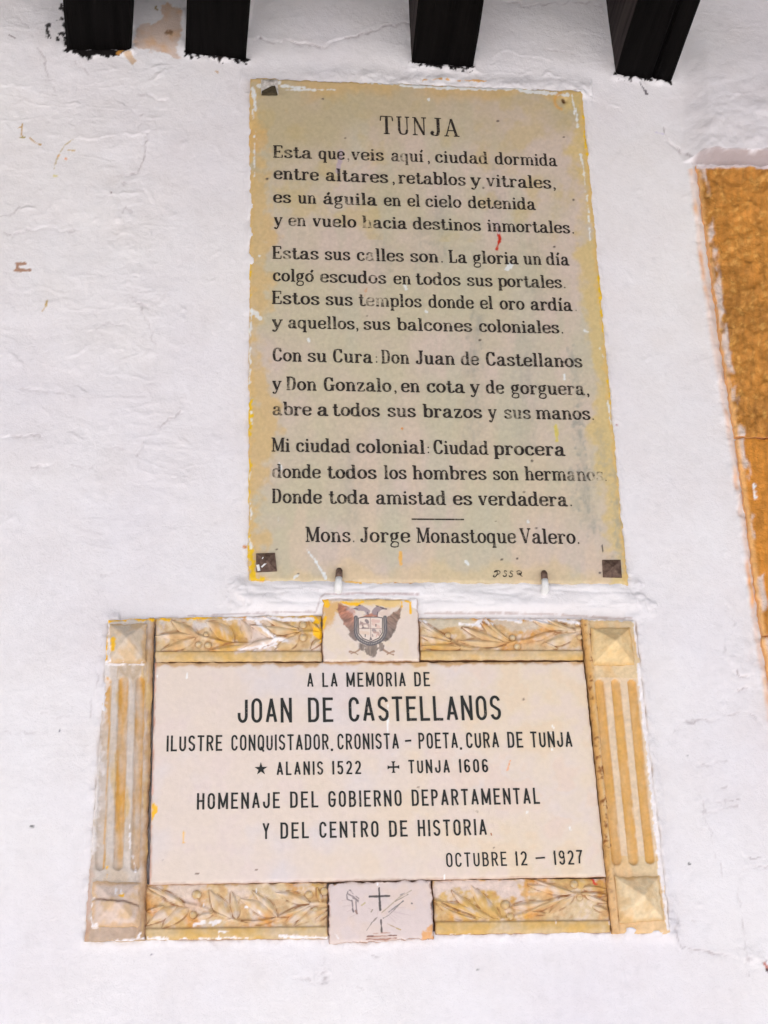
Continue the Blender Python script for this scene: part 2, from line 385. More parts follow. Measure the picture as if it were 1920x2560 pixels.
# vertical rough seam in the left plaster
seam = T8((1085, 400), (1110, 560), (1100, 690), (1080, 800), (1010, 950), (985, 1080), (930, 1210), (900, 1330), (830, 1450), (800, 1580), (900, 1760), (930, 1950), (980, 2130))
d, sg = d_line(x, y, seam)
h += np.exp(-(d/24)**2)*(0.0008+0.0030*np.clip(fbm(wx, wz*1.15, 0.022, 71, 4), -0.3, 1))*(y > 120)*(0.45+np.clip(fbm(x, y, 90, 75, 2), -.3, .8))
h += 0.0006*np.exp(-(d/60)**2)*fbm(wx, wz, 0.02, 72, 3)
lump = np.exp(-(((x-1850)/55)**2+((y-1660)/75)**2)); h += lump*(0.0025+0.003*fbm(wx, wz, 0.03, 73, 3))
lump = np.exp(-(((x-1890)/50)**2+((y-2390)/40)**2)); h += lump*(0.001+0.003*fbm(wx, wz, 0.02, 74, 3))
# plaster lips round the poem plaque and the memorial
wob = fbm(x, y, 34, 81, 4)
sA = sd_poly(x, y, QA); sB = sd_poly(x, y, OUT_B)
topA = np.exp(-((y-(194+0.0398*(x-625)))/26)**2)*(sA < 60)*(x > 600)*(x < 1480)
h += topA*(0.0075+0.004*wob)*(0.35+0.65*sstep(720, 850, x))
botA = (1-sstep(18, 60, np.abs(y-1494)))*(x > 560)*(x < 1640)*sstep(560, 640, x+30*wob)*(1-sstep(1560, 1640, x+30*wob))
rip = np.abs(fbm(wx*0.35, wz*2.2, 0.05, 83, 3))
h += botA*(0.0115+0.003*fbm(wx, wz*2, 0.06, 82, 3)-0.005*np.clip(0.35-rip, 0, 1))
low = np.exp(-(np.clip(sB, 0, 99)/16)**2)*(y > 2300)
h += low*(0.004+0.004*wob)
lef = np.exp(-(np.clip(sB, 0, 99)/14)**2)*(x < 300)*(y < 2300); h += lef*(0.005+0.003*wob)
rgt = np.exp(-(np.clip(sB, 0, 99)/16)**2)*(x > 1560); h += rgt*(0.006+0.003*wob)
sides = np.exp(-(np.clip(sA, 0, 99)/10)**2)*(y > 230)*(y < 1440); h += sides*(0.0035+0.0025*wob)
# rims of plaster round the beam ends
BEAMS = [dict(l=(168, 127), r=(329, 126), lt=(164, 0), rt=(319, 0)), dict(l=(464, 130), r=(616, 147), lt=(466, 0), rt=(628, 0)),
         dict(l=(1029, 157), r=(1184, 170), lt=(1047, 0), rt=(1211, 0)), dict(l=(1538, 186), r=(1679, 205), lt=(1600, 0), rt=(1749, 0))]
for k, b in enumerate(BEAMS):
    d, _ = d_line(x, y, [(b['l'][0], b['l'][1]+5), (b['r'][0], b['r'][1]+5)])
    h += np.exp(-(d/8)**2)*(0.003+0.0035*fbm(x, y, 20, 91+k, 4))
    d, _ = d_line(x, y, [(b['l'][0]-3, b['l'][1]), (b['l'][0]-8, -150)]); d2, _ = d_line(x, y, [(b['r'][0]+3, b['r'][1]), (b['r'][0]+8, -150)])
    h += (np.exp(-(d/9)**2)+np.exp(-(d2/9)**2))*(0.001+0.0025*fbm(x, y, 24, 96+k, 4))
# thick plaster shelf above the stone jamb
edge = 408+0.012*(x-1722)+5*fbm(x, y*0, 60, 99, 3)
shelf = sstep(1700, 1770, x+2*wob)*(1-sstep(edge-5, edge+1, y))*sstep(40, 400, y)
h += shelf*(0.043+0.003*fbm(x, y, 40, 98, 3))
jm = np.zeros_like(x); dj, sj = d_line(x, y, JAMB_L); jm = (sj < 0)*(y > 415) if True else 0
h += np.exp(-(dj/11)**2)*(0.003+0.004*wob)*(y > 400)
# sink the wall behind the plaques and the jamb
def sink(m):
    global h
    h = h*(1-m)-0.012*m
sink(sstep(5.0, 11.0, -(sA+4*wob)))
sink(sstep(5.0, 12.0, -(sB+4*wob)))
inj = np.where(sj*np.sign((1722-1781)*0+1) != 0, sj, 0)
# colour of the lime wash and its marks
col = np.ones(x.shape+(3,))*np.array([0.806, 0.782, 0.796])
t = fbm(wx, wz, 0.35, 111, 4)[..., None]
col *= 1+0.035*t*np.array([0.8, 1.0, 0.5])
t2 = fbm(wx, wz, 0.06, 112, 4)[..., None]; col *= 1+0.02*t2*np.array([0.7, 1.0, 1.3])
col *= 1-0.05*np.clip(fbm(wx, wz, 0.02, 113, 3)-0.5, 0, 1)[..., None]
# depth shade of the hairline cracks, painted into the wash colour
for k, (pts, w, dp, st) in CRACK_SHADE:
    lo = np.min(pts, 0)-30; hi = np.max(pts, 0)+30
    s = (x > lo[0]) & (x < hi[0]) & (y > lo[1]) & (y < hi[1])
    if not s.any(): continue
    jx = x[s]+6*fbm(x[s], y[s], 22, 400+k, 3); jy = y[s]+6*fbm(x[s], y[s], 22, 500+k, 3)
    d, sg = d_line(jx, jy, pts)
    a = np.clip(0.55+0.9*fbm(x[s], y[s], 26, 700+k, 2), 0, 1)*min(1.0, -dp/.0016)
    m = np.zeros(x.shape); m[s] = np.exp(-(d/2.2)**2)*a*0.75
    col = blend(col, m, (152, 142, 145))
# bare buff plaster between the two left beams
m = poly_m(x, y, TB((650, 190), (760, 165), (840, 130), (850, 40), (880, 15), (980, 75), (990, 200), (960, 300), (940, 350), (975, 420), (920, 435), (860, 370), (700, 365), (640, 330)), 3, 6, 16, 121)
col = blend(col, m*0.9, (202, 180, 165)); col = blend(col, m*np.clip(fbm(x, y, 30, 122, 3)+.2, 0, 1), (205, 172, 142))
col = blend(col, stroke_m(x, y, TB((885, 235), (905, 238)), 13, 5, 3), (140, 110, 85))
col = blend(col, stroke_m(x, y, TB((800, 40), (795, 55), (812, 66)), 4, 2), (150, 130, 90))
col = blend(col, poly_m(x, y, TB((555, 395), (600, 385), (665, 450), (625, 475)), 2, 2), (200, 175, 150))
# black stain daubed round the first beam
for pts, w in [(((20, 190), (0, 200)), 5), (((95, 40), (105, 60)), 9), (((105, 130), (110, 150)), 10), (((130, 165), (125, 205)), 14), (((100, 245), (118, 255)), 8),
               (((10, 245), (18, 255)), 8), (((70, 280), (75, 300)), 6), (((140, 200), (150, 340)), 9), (((150, 120), (150, 375)), 7), (((125, 330), (150, 385)), 7)]:
    col = blend(col, stroke_m(x, y, TB(*pts), w, 5, 9, 131)*0.95, (25, 20, 20))
col = blend(col, poly_m(x, y, TB((150, 365), (600, 365), (560, 385), (520, 410), (400, 415), (330, 415), (290, 440), (250, 430), (240, 400), (190, 395)), 2, 5, 8, 132), (16, 12, 12))
col = blend(col, stroke_m(x, y, TB((520, 398), (550, 380)), 6, 4, 3), (175, 125, 60))
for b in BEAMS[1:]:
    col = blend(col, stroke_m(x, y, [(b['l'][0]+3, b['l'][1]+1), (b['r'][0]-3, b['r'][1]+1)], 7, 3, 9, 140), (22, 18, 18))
col = blend(col, poly_m(x, y, TB((1250, 410), (1300, 425), (1265, 462)), 2, 3), (30, 22, 20))
col = blend(col, stroke_m(x, y, TR(980, 0, .4822)((1285, 425), (1305, 455), (1320, 485)), 3, 2, 3), (110, 105, 110))
# rust-brown marks, hooks and lichen specks
for pts, w, c in [(T8((120, 1828), (175, 1826)), 7, (165, 130, 110)), (T8((120, 1828), (122, 1868)), 8, (165, 130, 110)), (T8((108, 1872), (205, 1870)), 8, (165, 130, 110)),
                  (T8((155, 860), (148, 930), (155, 950)), 3, (185, 150, 95)), (T8((120, 890), (150, 880)), 2, (185, 150, 95)), (T8((135, 950), (175, 955)), 4, (165, 150, 80)),
                  (T8((205, 955), (240, 985), (280, 1003)), 3, (190, 155, 90)), (T8((325, 2085), (318, 2120)), 4, (185, 155, 90)), (T8((318, 2120), (290, 2158)), 2, (200, 180, 150)),
                  (T8((500, 970), (450, 1005), (400, 1080), (375, 1170)), 2, (190, 175, 145)), (T8((400, 1085), (412, 1075)), 4, (205, 165, 110)), (T8((452, 1100), (462, 1104)), 5, (225, 165, 125)),
                  (T8((375, 1220), (400, 1225)), 4, (215, 205, 140)), (T8((470, 1040), (515, 1045)), 2, (205, 180, 130)), (T8((65, 245), (105, 268)), 3, (130, 115, 120)),
                  (T8((768, 1338), (770, 1342)), 2.5, (130, 110, 110)), ([(540, 176), (543, 178)], 5, (190, 165, 140)), ([(149, 1826), (150, 1829)], 5, (95, 95, 110)), ([(79, 2066), (84, 2067)], 4, (60, 60, 60)),
                  ([(610, 1367), (614, 1370)], 7, (200, 140, 90)), ([(1722, 2159), (1725, 2160)], 4, (110, 110, 110)), ([(1718, 1889), (1720, 1890)], 3, (120, 120, 120)),
                  ([(379, 2387), (382, 2388)], 4, (110, 100, 120)), ([(1541, 1062), (1543, 1063)], 5, (180, 140, 140)), ([(1193, 2423), (1195, 2425)], 4, (120, 120, 120)),
                  ([(1912, 2410), (1920, 2420)], 8, (190, 130, 120)), ([(1916, 2424), (1920, 2428)], 7, (90, 70, 70)), ([(1640, 330), (1660, 335)], 3, (205, 200, 215))]:
    col = blend(col, stroke_m(x, y, pts, w, 2.5, 1.2, 151), c)
for pts, w, c in [(T2((150, 352), (250, 353), (440, 357)), 3.5, (225, 175, 110)), (TM((900, 315), (1020, 318)), 5, (245, 190, 80)), (TM((1060, 310), (1190, 314)), 6, (245, 190, 80)),
                  (TM((1230, 312), (1440, 318)), 3, (200, 150, 80)), (TM((150, 150), (165, 280), (235, 290)), 12, (250, 182, 30)), ([(1450, 1442), (1462, 1452)], 0.1, (0, 0, 0))]:
    col = blend(col, stroke_m(x, y, pts, w, 2.5, 3, 152), c)
col = blend(col, sstep(1722, 1745, x)*(1-sstep(0, 3, np.abs(y-edge)-5-3*wob))*.85, (164, 152, 152))  # shelf underside greyed, its shade painted into the plaster colour
# shadow gap over the memorial, painted into the plaster as thin lines
for pts, w, c in [([(1060, 1535), (1250, 1534), (1380, 1537), (1450, 1541), (1580, 1548)], 4, (178, 160, 155)), ([(815, 1491), (900, 1489), (1045, 1491)], 4, (170, 145, 145)),
                  ([(470, 1540), (620, 1536), (790, 1533), (800, 1500), (812, 1490)], 3.5, (170, 155, 155))]:
    col = blend(col, stroke_m(x, y, pts, w, 3, 1.2, 153)*0.7, c)
# old orange paint along the jamb
col = blend(col, (np.exp(-(np.maximum(dj-1, 0)/5)**2))*(y > 425)*(0.25+0.9*np.clip(fbm(x, y, 60, 161, 3), 0, 1))*0.9, (228, 178, 130))
wp[..., 1] = -h
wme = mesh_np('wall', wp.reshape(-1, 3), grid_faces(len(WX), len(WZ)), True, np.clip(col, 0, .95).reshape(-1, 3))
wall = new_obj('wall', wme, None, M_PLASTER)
tag(wall, kind='structure')
# body of the wall behind the plaster skin
bv = []
for yy in (0.03, 0.42):
    bv += [(-6.0, yy, 0), (6.5, yy, 0), (6.5, yy, zb+0.45), (-6.0, yy, zb+0.45)]
bf = [(0, 3, 2, 1), (4, 5, 6, 7), (0, 1, 5, 4), (3, 7, 6, 2), (0, 4, 7, 3), (1, 2, 6, 5)]
core = new_obj('masonry_core', mesh_np('masonry_core', np.array(bv, float), bf, False), wall, M_GROUND)
del wp, x, y, col, h

# ------------------------------------------------------------------ roof beams and the unseen eave they carry, extended to shade the wall
BEAM_TXT = ['black beam end with tar daubed on the plaster round it, beside the bare buff patch',
            'black beam in the wall between the bare buff patch and the long plaster crack',
            'black beam in the wall right above the upper edge of the poem plaque',
            'wide black beam with a long split underneath, above the ochre stone jamb']
BH = 0.30; tops = []
def side_faces(me, n):          # the lighter, greyer left cheek of the beam
    me.materials.append(M_WOODSIDE)
    for i in range(n):
        for j in (5, 6): me.polygons[i*8+j].material_index = 1
for k, b in enumerate(BEAMS):
    L0 = P(*b['l']); R0 = P(*b['r'])
    def far(pt, z):
        v = ((pt[0]-960)/FPX)*RT-((pt[1]-1280)/FPX)*UPV+FW
        return CAM+v*((z-CAM[2])/v[2])
    dl = far(b['lt'], L0[2])-L0; dr = far(b['rt'], R0[2])-R0
    dl = dl/abs(dl[1]); dr = dr/abs(dr[1]); dm = (dl+dr)/2
    n = 34; LEN = 2.8
    ring = []
    rr = np.random.RandomState(30+k)
    splits = [0.0, 1.0] if k != 3 else [0.0, 0.655, 0.672, 1.0]
    root = None
    verts = []; faces = []
    def section(t, f0, f1):
        a = L0+dm*t; bb = R0+dm*t
        A = a+(bb-a)*f0; B = a+(bb-a)*f1; c = 0.005
        ex = (bb-a)/np.linalg.norm(bb-a); ez = np.array([0, 0, 1.0])
        pts = [A+ex*c, B-ex*c, B+ez*c, B+ez*(BH*.5), B+ez*BH, A+ez*BH, A+ez*(BH*.5), A+ez*c]
        return [q+np.array([1, 0, 1])*rr.uniform(-1, 1)*0.0012 for q in pts]
    pieces = [(splits[i], splits[i+1]) for i in range(0, len(splits)-1, 1)] if k != 3 else [(0.0, 0.655), (0.667, 1.0)]
    for f0, f1 in pieces:
        o0 = len(verts)
        for i in range(n+1):
            verts += section(-0.06+(LEN+0.06)*i/n, f0, f1)
        for i in range(n):
            for j in range(8):
                a = o0+i*8+j; bq = o0+i*8+(j+1) % 8
                faces.append((a, bq, bq+8, a+8))
        faces.append(tuple(o0+j for j in range(8))[::-1]); faces.append(tuple(o0+n*8+j for j in range(8)))
    verts = np.array(verts); base = (L0+R0)/2
    # wood end pushes into the wall: -dm direction is +y
    if len(pieces) == 1:
        me = mesh_np('wooden_joist', verts-base, faces, False)
        o = new_obj('wooden_joist', me, None, M_WOOD); o.location = Vector(base)
        if k == 2: side_faces(me, n)
        tag(o, BEAM_TXT[k], 'beam', 'dark roof beams set in the white wall')
    else:
        o = empty('wooden_joist', base, BEAM_TXT[k], 'beam', 'dark roof beams set in the white wall')
        nv = (n+1)*8; nf = n*8+2
        for i in range(2):
            fs = [tuple(q-i*nv for q in f) for f in faces[i*nf:(i+1)*nf]]
            tm = new_obj('timber', mesh_np('timber', verts[i*nv:(i+1)*nv]-base, fs, False), o, M_WOOD)
            if i == 0: side_faces(tm.data, n)
    tops.append(max(L0[2], R0[2])+BH)
zt = max(tops)+0.002
ev = []; bd = 0.2
eave = bpy.data.objects.new('eave_ceiling', None); S.collection.objects.link(eave); eave.location = (0, 0, zt); tag(eave, kind='structure')
bm_ = mesh_np('board', np.array([(-7, -bd+.004, 0), (7, -bd+.004, 0), (7, -.004, 0), (-7, -.004, 0), (-7, -bd+.004, .03), (7, -bd+.004, .03), (7, -.004, .03), (-7, -.004, .03)], float),
              [(0, 3, 2, 1), (4, 5, 6, 7), (0, 1, 5, 4), (2, 3, 7, 6), (1, 2, 6, 5), (0, 4, 7, 3)], False)
bm_.materials.append(M_BOARD)
for i in range(14):
    o = bpy.data.objects.new('board', bm_); S.collection.objects.link(o); o.parent = eave; o.location = (0, -i*bd+0.06, 0)

# ------------------------------------------------------------------ stone jamb on the right
def jx_at(yy):
    return float(np.interp(yy, [p[1] for p in JAMB_L], [p[0] for p in JAMB_L]))
JD = 0.012
jr = empty('stone_doorpost', P(1990, 1000, 0), 'ochre painted sandstone jamb of stacked blocks beside the poem plaque', 'stone jamb')
def jamb_block(y0, y1, seed, tone, pit):
    def hf(px, py, u, v):
        hh = 0.0022*fbm(px, py, 40, seed, 4)+pit*np.clip(fbm(px, py*0.7, 13, seed+5, 4), -0.2, 1)
        hh += pit*1.6*np.clip(fbm(px, py, 34, seed+6, 3)-0.25, 0, 1)
        return hh
    def cf(px, py, u, v, hh):
        c = np.ones(px.shape+(3,))*alb(tone, .66)
        c *= 1+(0.18*fbm(px*1.0, py*0.13, 7, seed+2, 5)+0.16*fbm(px, py, 70, seed+3, 4))[..., None]
        c = blend(c, np.clip(fbm(px, py, 10, seed+4, 4)-0.3, 0, 1)*.8*(pit > .001), (214, 164, 88), .66)
        e = px-np.interp(py, [p[1] for p in JAMB_L], [p[0] for p in JAMB_L])-16
        nz = fbm(px, py*.6, 44, 171, 5)
        c = blend(c, (1-sstep(3, 9, np.abs(e-16+8*nz)-3))*sstep(-.1, .4, nz+.2*(py < 900))*(py > 416)*.85, (205, 192, 186), .66)
        c = blend(c, stroke_m(px, py, [(1885, 1215), (1889, 1242)], 8, 3, 3), (235, 225, 225), .66)
        c = blend(c, (1-sstep(4, 16, e+3))*0.75, (222, 172, 112), .66)
        c = blend(c, (1-sstep(2, 7, py-416-4*nz))*(py < 440), (214, 203, 205), .66)
        return c
    x0, x1 = jx_at(y0)+15, jx_at(y1)+15
    if y0 < 430: x0 += 4
    relief('stone_block', [(x0, y0), (2160, y0+6), (2160, y1+6), (x1, y1)], JD, 0.004, hf, cf, jr, M_JAMB, jit=0.002, seed=seed, skirt=(222, 165, 108))
jamb_block(412, 1091, 201, (172, 116, 50), 0.0034)
jamb_block(1094, 1588, 211, (186, 122, 46), 0.0006)
jamb_block(1591, 2420, 221, (186, 124, 48), 0.0006)

# ------------------------------------------------------------------ lettering
def arc(cx, cy, rx, ry, a0, a1, n=9):
    return [(cx+rx*math.cos(math.radians(a0+(a1-a0)*i/n)), cy+ry*math.sin(math.radians(a0+(a1-a0)*i/n))) for i in range(n+1)]
def cat(pts, n=5):
    p = [pts[0]]+list(pts)+[pts[-1]]; out = []
    for i in range(1, len(p)-2):
        for j in range(n):
            t = j/n; a, b, c, d = p[i-1], p[i], p[i+1], p[i+2]
            out.append(tuple(0.5*((2*b[q])+(-a[q]+c[q])*t+(2*a[q]-5*b[q]+4*c[q]-d[q])*t*t+(-a[q]+3*b[q]-3*c[q]+d[q])*t**3) for q in (0, 1)))
    out.append(tuple(pts[-1])); return out
O_ = arc(.5, .74, .5, .26, 90, 180)+arc(.5, .26, .5, .26, 180, 360, 14)+arc(.5, .74, .5, .26, 0, 90)
Sg = arc(.5, .77, .5, .23, 12, 180)+cat([(0, .77), (.06, .62), (.5, .5), (.94, .38), (1, .24)])+arc(.5, .24, .5, .24, 0, -168)
Cg = arc(.5, .74, .5, .26, 0, 180)+arc(.5, .26, .5, .26, 180, 360)
Pb = [(0, 1), (.5, 1)]+arc(.5, .75, .5, .25, 90, -90)+[(0, .5)]
G_ = {  # condensed gothic capitals: width, strokes on the unit square
 'A': (.47, [[(0, 0), (.5, 1)], [(.5, 1), (1, 0)], [(.2, .27), (.8, .27)]]),
 'B': (.45, [[(0, 0), (0, 1)], [(0, 1), (.5, 1)]+arc(.5, .77, .43, .23, 90, -90)+[(0, .54)], [(.4, .54)]+arc(.5, .27, .5, .27, 90, -90)+[(0, 0)]]),
 'C': (.44, [Cg]), 'D': (.45, [[(0, 0), (0, 1)], [(0, 1), (.45, 1)]+arc(.5, .74, .5, .26, 90, 0)+arc(.5, .26, .5, .26, 0, -90)+[(0, 0)]]),
 'E': (.42, [[(0, 0), (0, 1)], [(0, 1), (1, 1)], [(0, .52), (.82, .52)], [(0, 0), (1, 0)]]),
 'G': (.46, [arc(.5, .74, .5, .26, 0, 180)+arc(.5, .26, .5, .26, 180, 360)+[(1, .46)], [(.5, .46), (1.05, .46)]]),
 'H': (.45, [[(0, 0), (0, 1)], [(1, 0), (1, 1)], [(0, .52), (1, .52)]]), 'I': (.12, [[(.5, 0), (.5, 1)]]),
 'J': (.42, [[(1, 1), (1, .26)]+arc(.5, .25, .5, .25, 0, -180)+[(0, .4)]]),
 'L': (.40, [[(0, 0), (0, 1)], [(0, 0), (1, 0)]]), 'M': (.60, [[(0, 0), (0, 1)], [(0, 1), (.5, .08)], [(.5, .08), (1, 1)], [(1, 1), (1, 0)]]),
 'N': (.47, [[(0, 0), (0, 1)], [(0, 1), (1, 0)], [(1, 0), (1, 1)]]), 'O': (.45, [O_+[O_[0], O_[1]]]),
 'P': (.43, [[(0, 0), (0, 1)], Pb]), 'Q': (.45, [O_+[O_[0], O_[1]], [(.55, .16), (1.05, -.12)]]),
 'R': (.45, [[(0, 0), (0, 1)], Pb, [(.5, .5), (1, 0)]]), 'S': (.44, [Sg]),
 'T': (.44, [[(0, 1), (1, 1)], [(.5, 0), (.5, 1)]]), 'U': (.44, [[(0, 1), (0, .26)]+arc(.5, .26, .5, .26, 180, 360)+[(1, 1)]]),
 'Y': (.46, [[(0, 1), (.5, .45)], [(1, 1), (.5, .45)], [(.5, .45), (.5, 0)]]),
 '1': (.16, [[(.7, 0), (.7, 1)], [(.7, 1), (.1, .84)]]),
 '2': (.42, [arc(.5, .74, .5, .26, 170, 0)+cat([(1, .74), (.85, .5), (.3, .2), (0, 0)]), [(0, 0), (1, 0)]]),
 '5': (.42, [[(.95, 1), (.12, 1)], [(.12, 1), (.05, .55)], cat([(.05, .55), (.4, .64), (.85, .55), (1, .3), (.8, .05), (.45, 0), (.1, .06), (0, .2)])]),
 '6': (.42, [arc(.5, .78, .5, .22, 10, 180)+[(0, .28)]+arc(.5, .26, .5, .26, 180, 540, 18)]),
 '0': (.42, [O_+[O_[0], O_[1]]]),
 '9': (.42, [arc(.5, .74, .5, .26, 0, 360, 18)+[(1, .26)]+arc(.5, .24, .5, .24, 0, -170)]),
 '7': (.42, [[(0, 1), (1, 1)], [(1, 1), (.45, .5), (.35, 0)]]),
 ',': (.10, [[(.9, .0), (.6, -.12), (.2, -.17)]]), '.': (.12, [[(.5, -.02), (.5, .05)]]), '-': (.5, [[(.1, .5), (.9, .53)]]),
}
def st_(*p): return ('k', list(p))
def th(*p): return ('t', list(p))
def sm(*p): return ('k', cat(list(p)))
def smt(*p): return ('t', cat(list(p)))
def ball(cx, cy, r): return ('b', (cx, cy, r))
XH = .635
bowl_r = [(.14, .47), (.23, .61), (.36, .645), (.49, .56), (.53, .34), (.49, .12), (.36, .035), (.22, .08), (.14, .2)]
bowl_l = [(.60-a, b) for a, b in bowl_r]
arch = [(.15, .44), (.24, .59), (.36, .64), (.46, .58), (.49, .44)]
i_b = [st_((.16, .02), (.16, .65)), th((.01, XH), (.16, XH)), th((.01, .035), (.31, .035))]
a_b = [sm((.12, .5), (.17, .6), (.28, .645), (.4, .59), (.43, .46), (.43, .2), (.46, .06), (.53, .03), (.6, .08)),
       sm((.43, .39), (.27, .36), (.12, .28), (.09, .17), (.14, .06), (.25, .035), (.37, .09), (.43, .2)), ball(.13, .5, .075)]
o_b = [('k', arc(.29, .34, .215, .3, 0, 375, 20))]
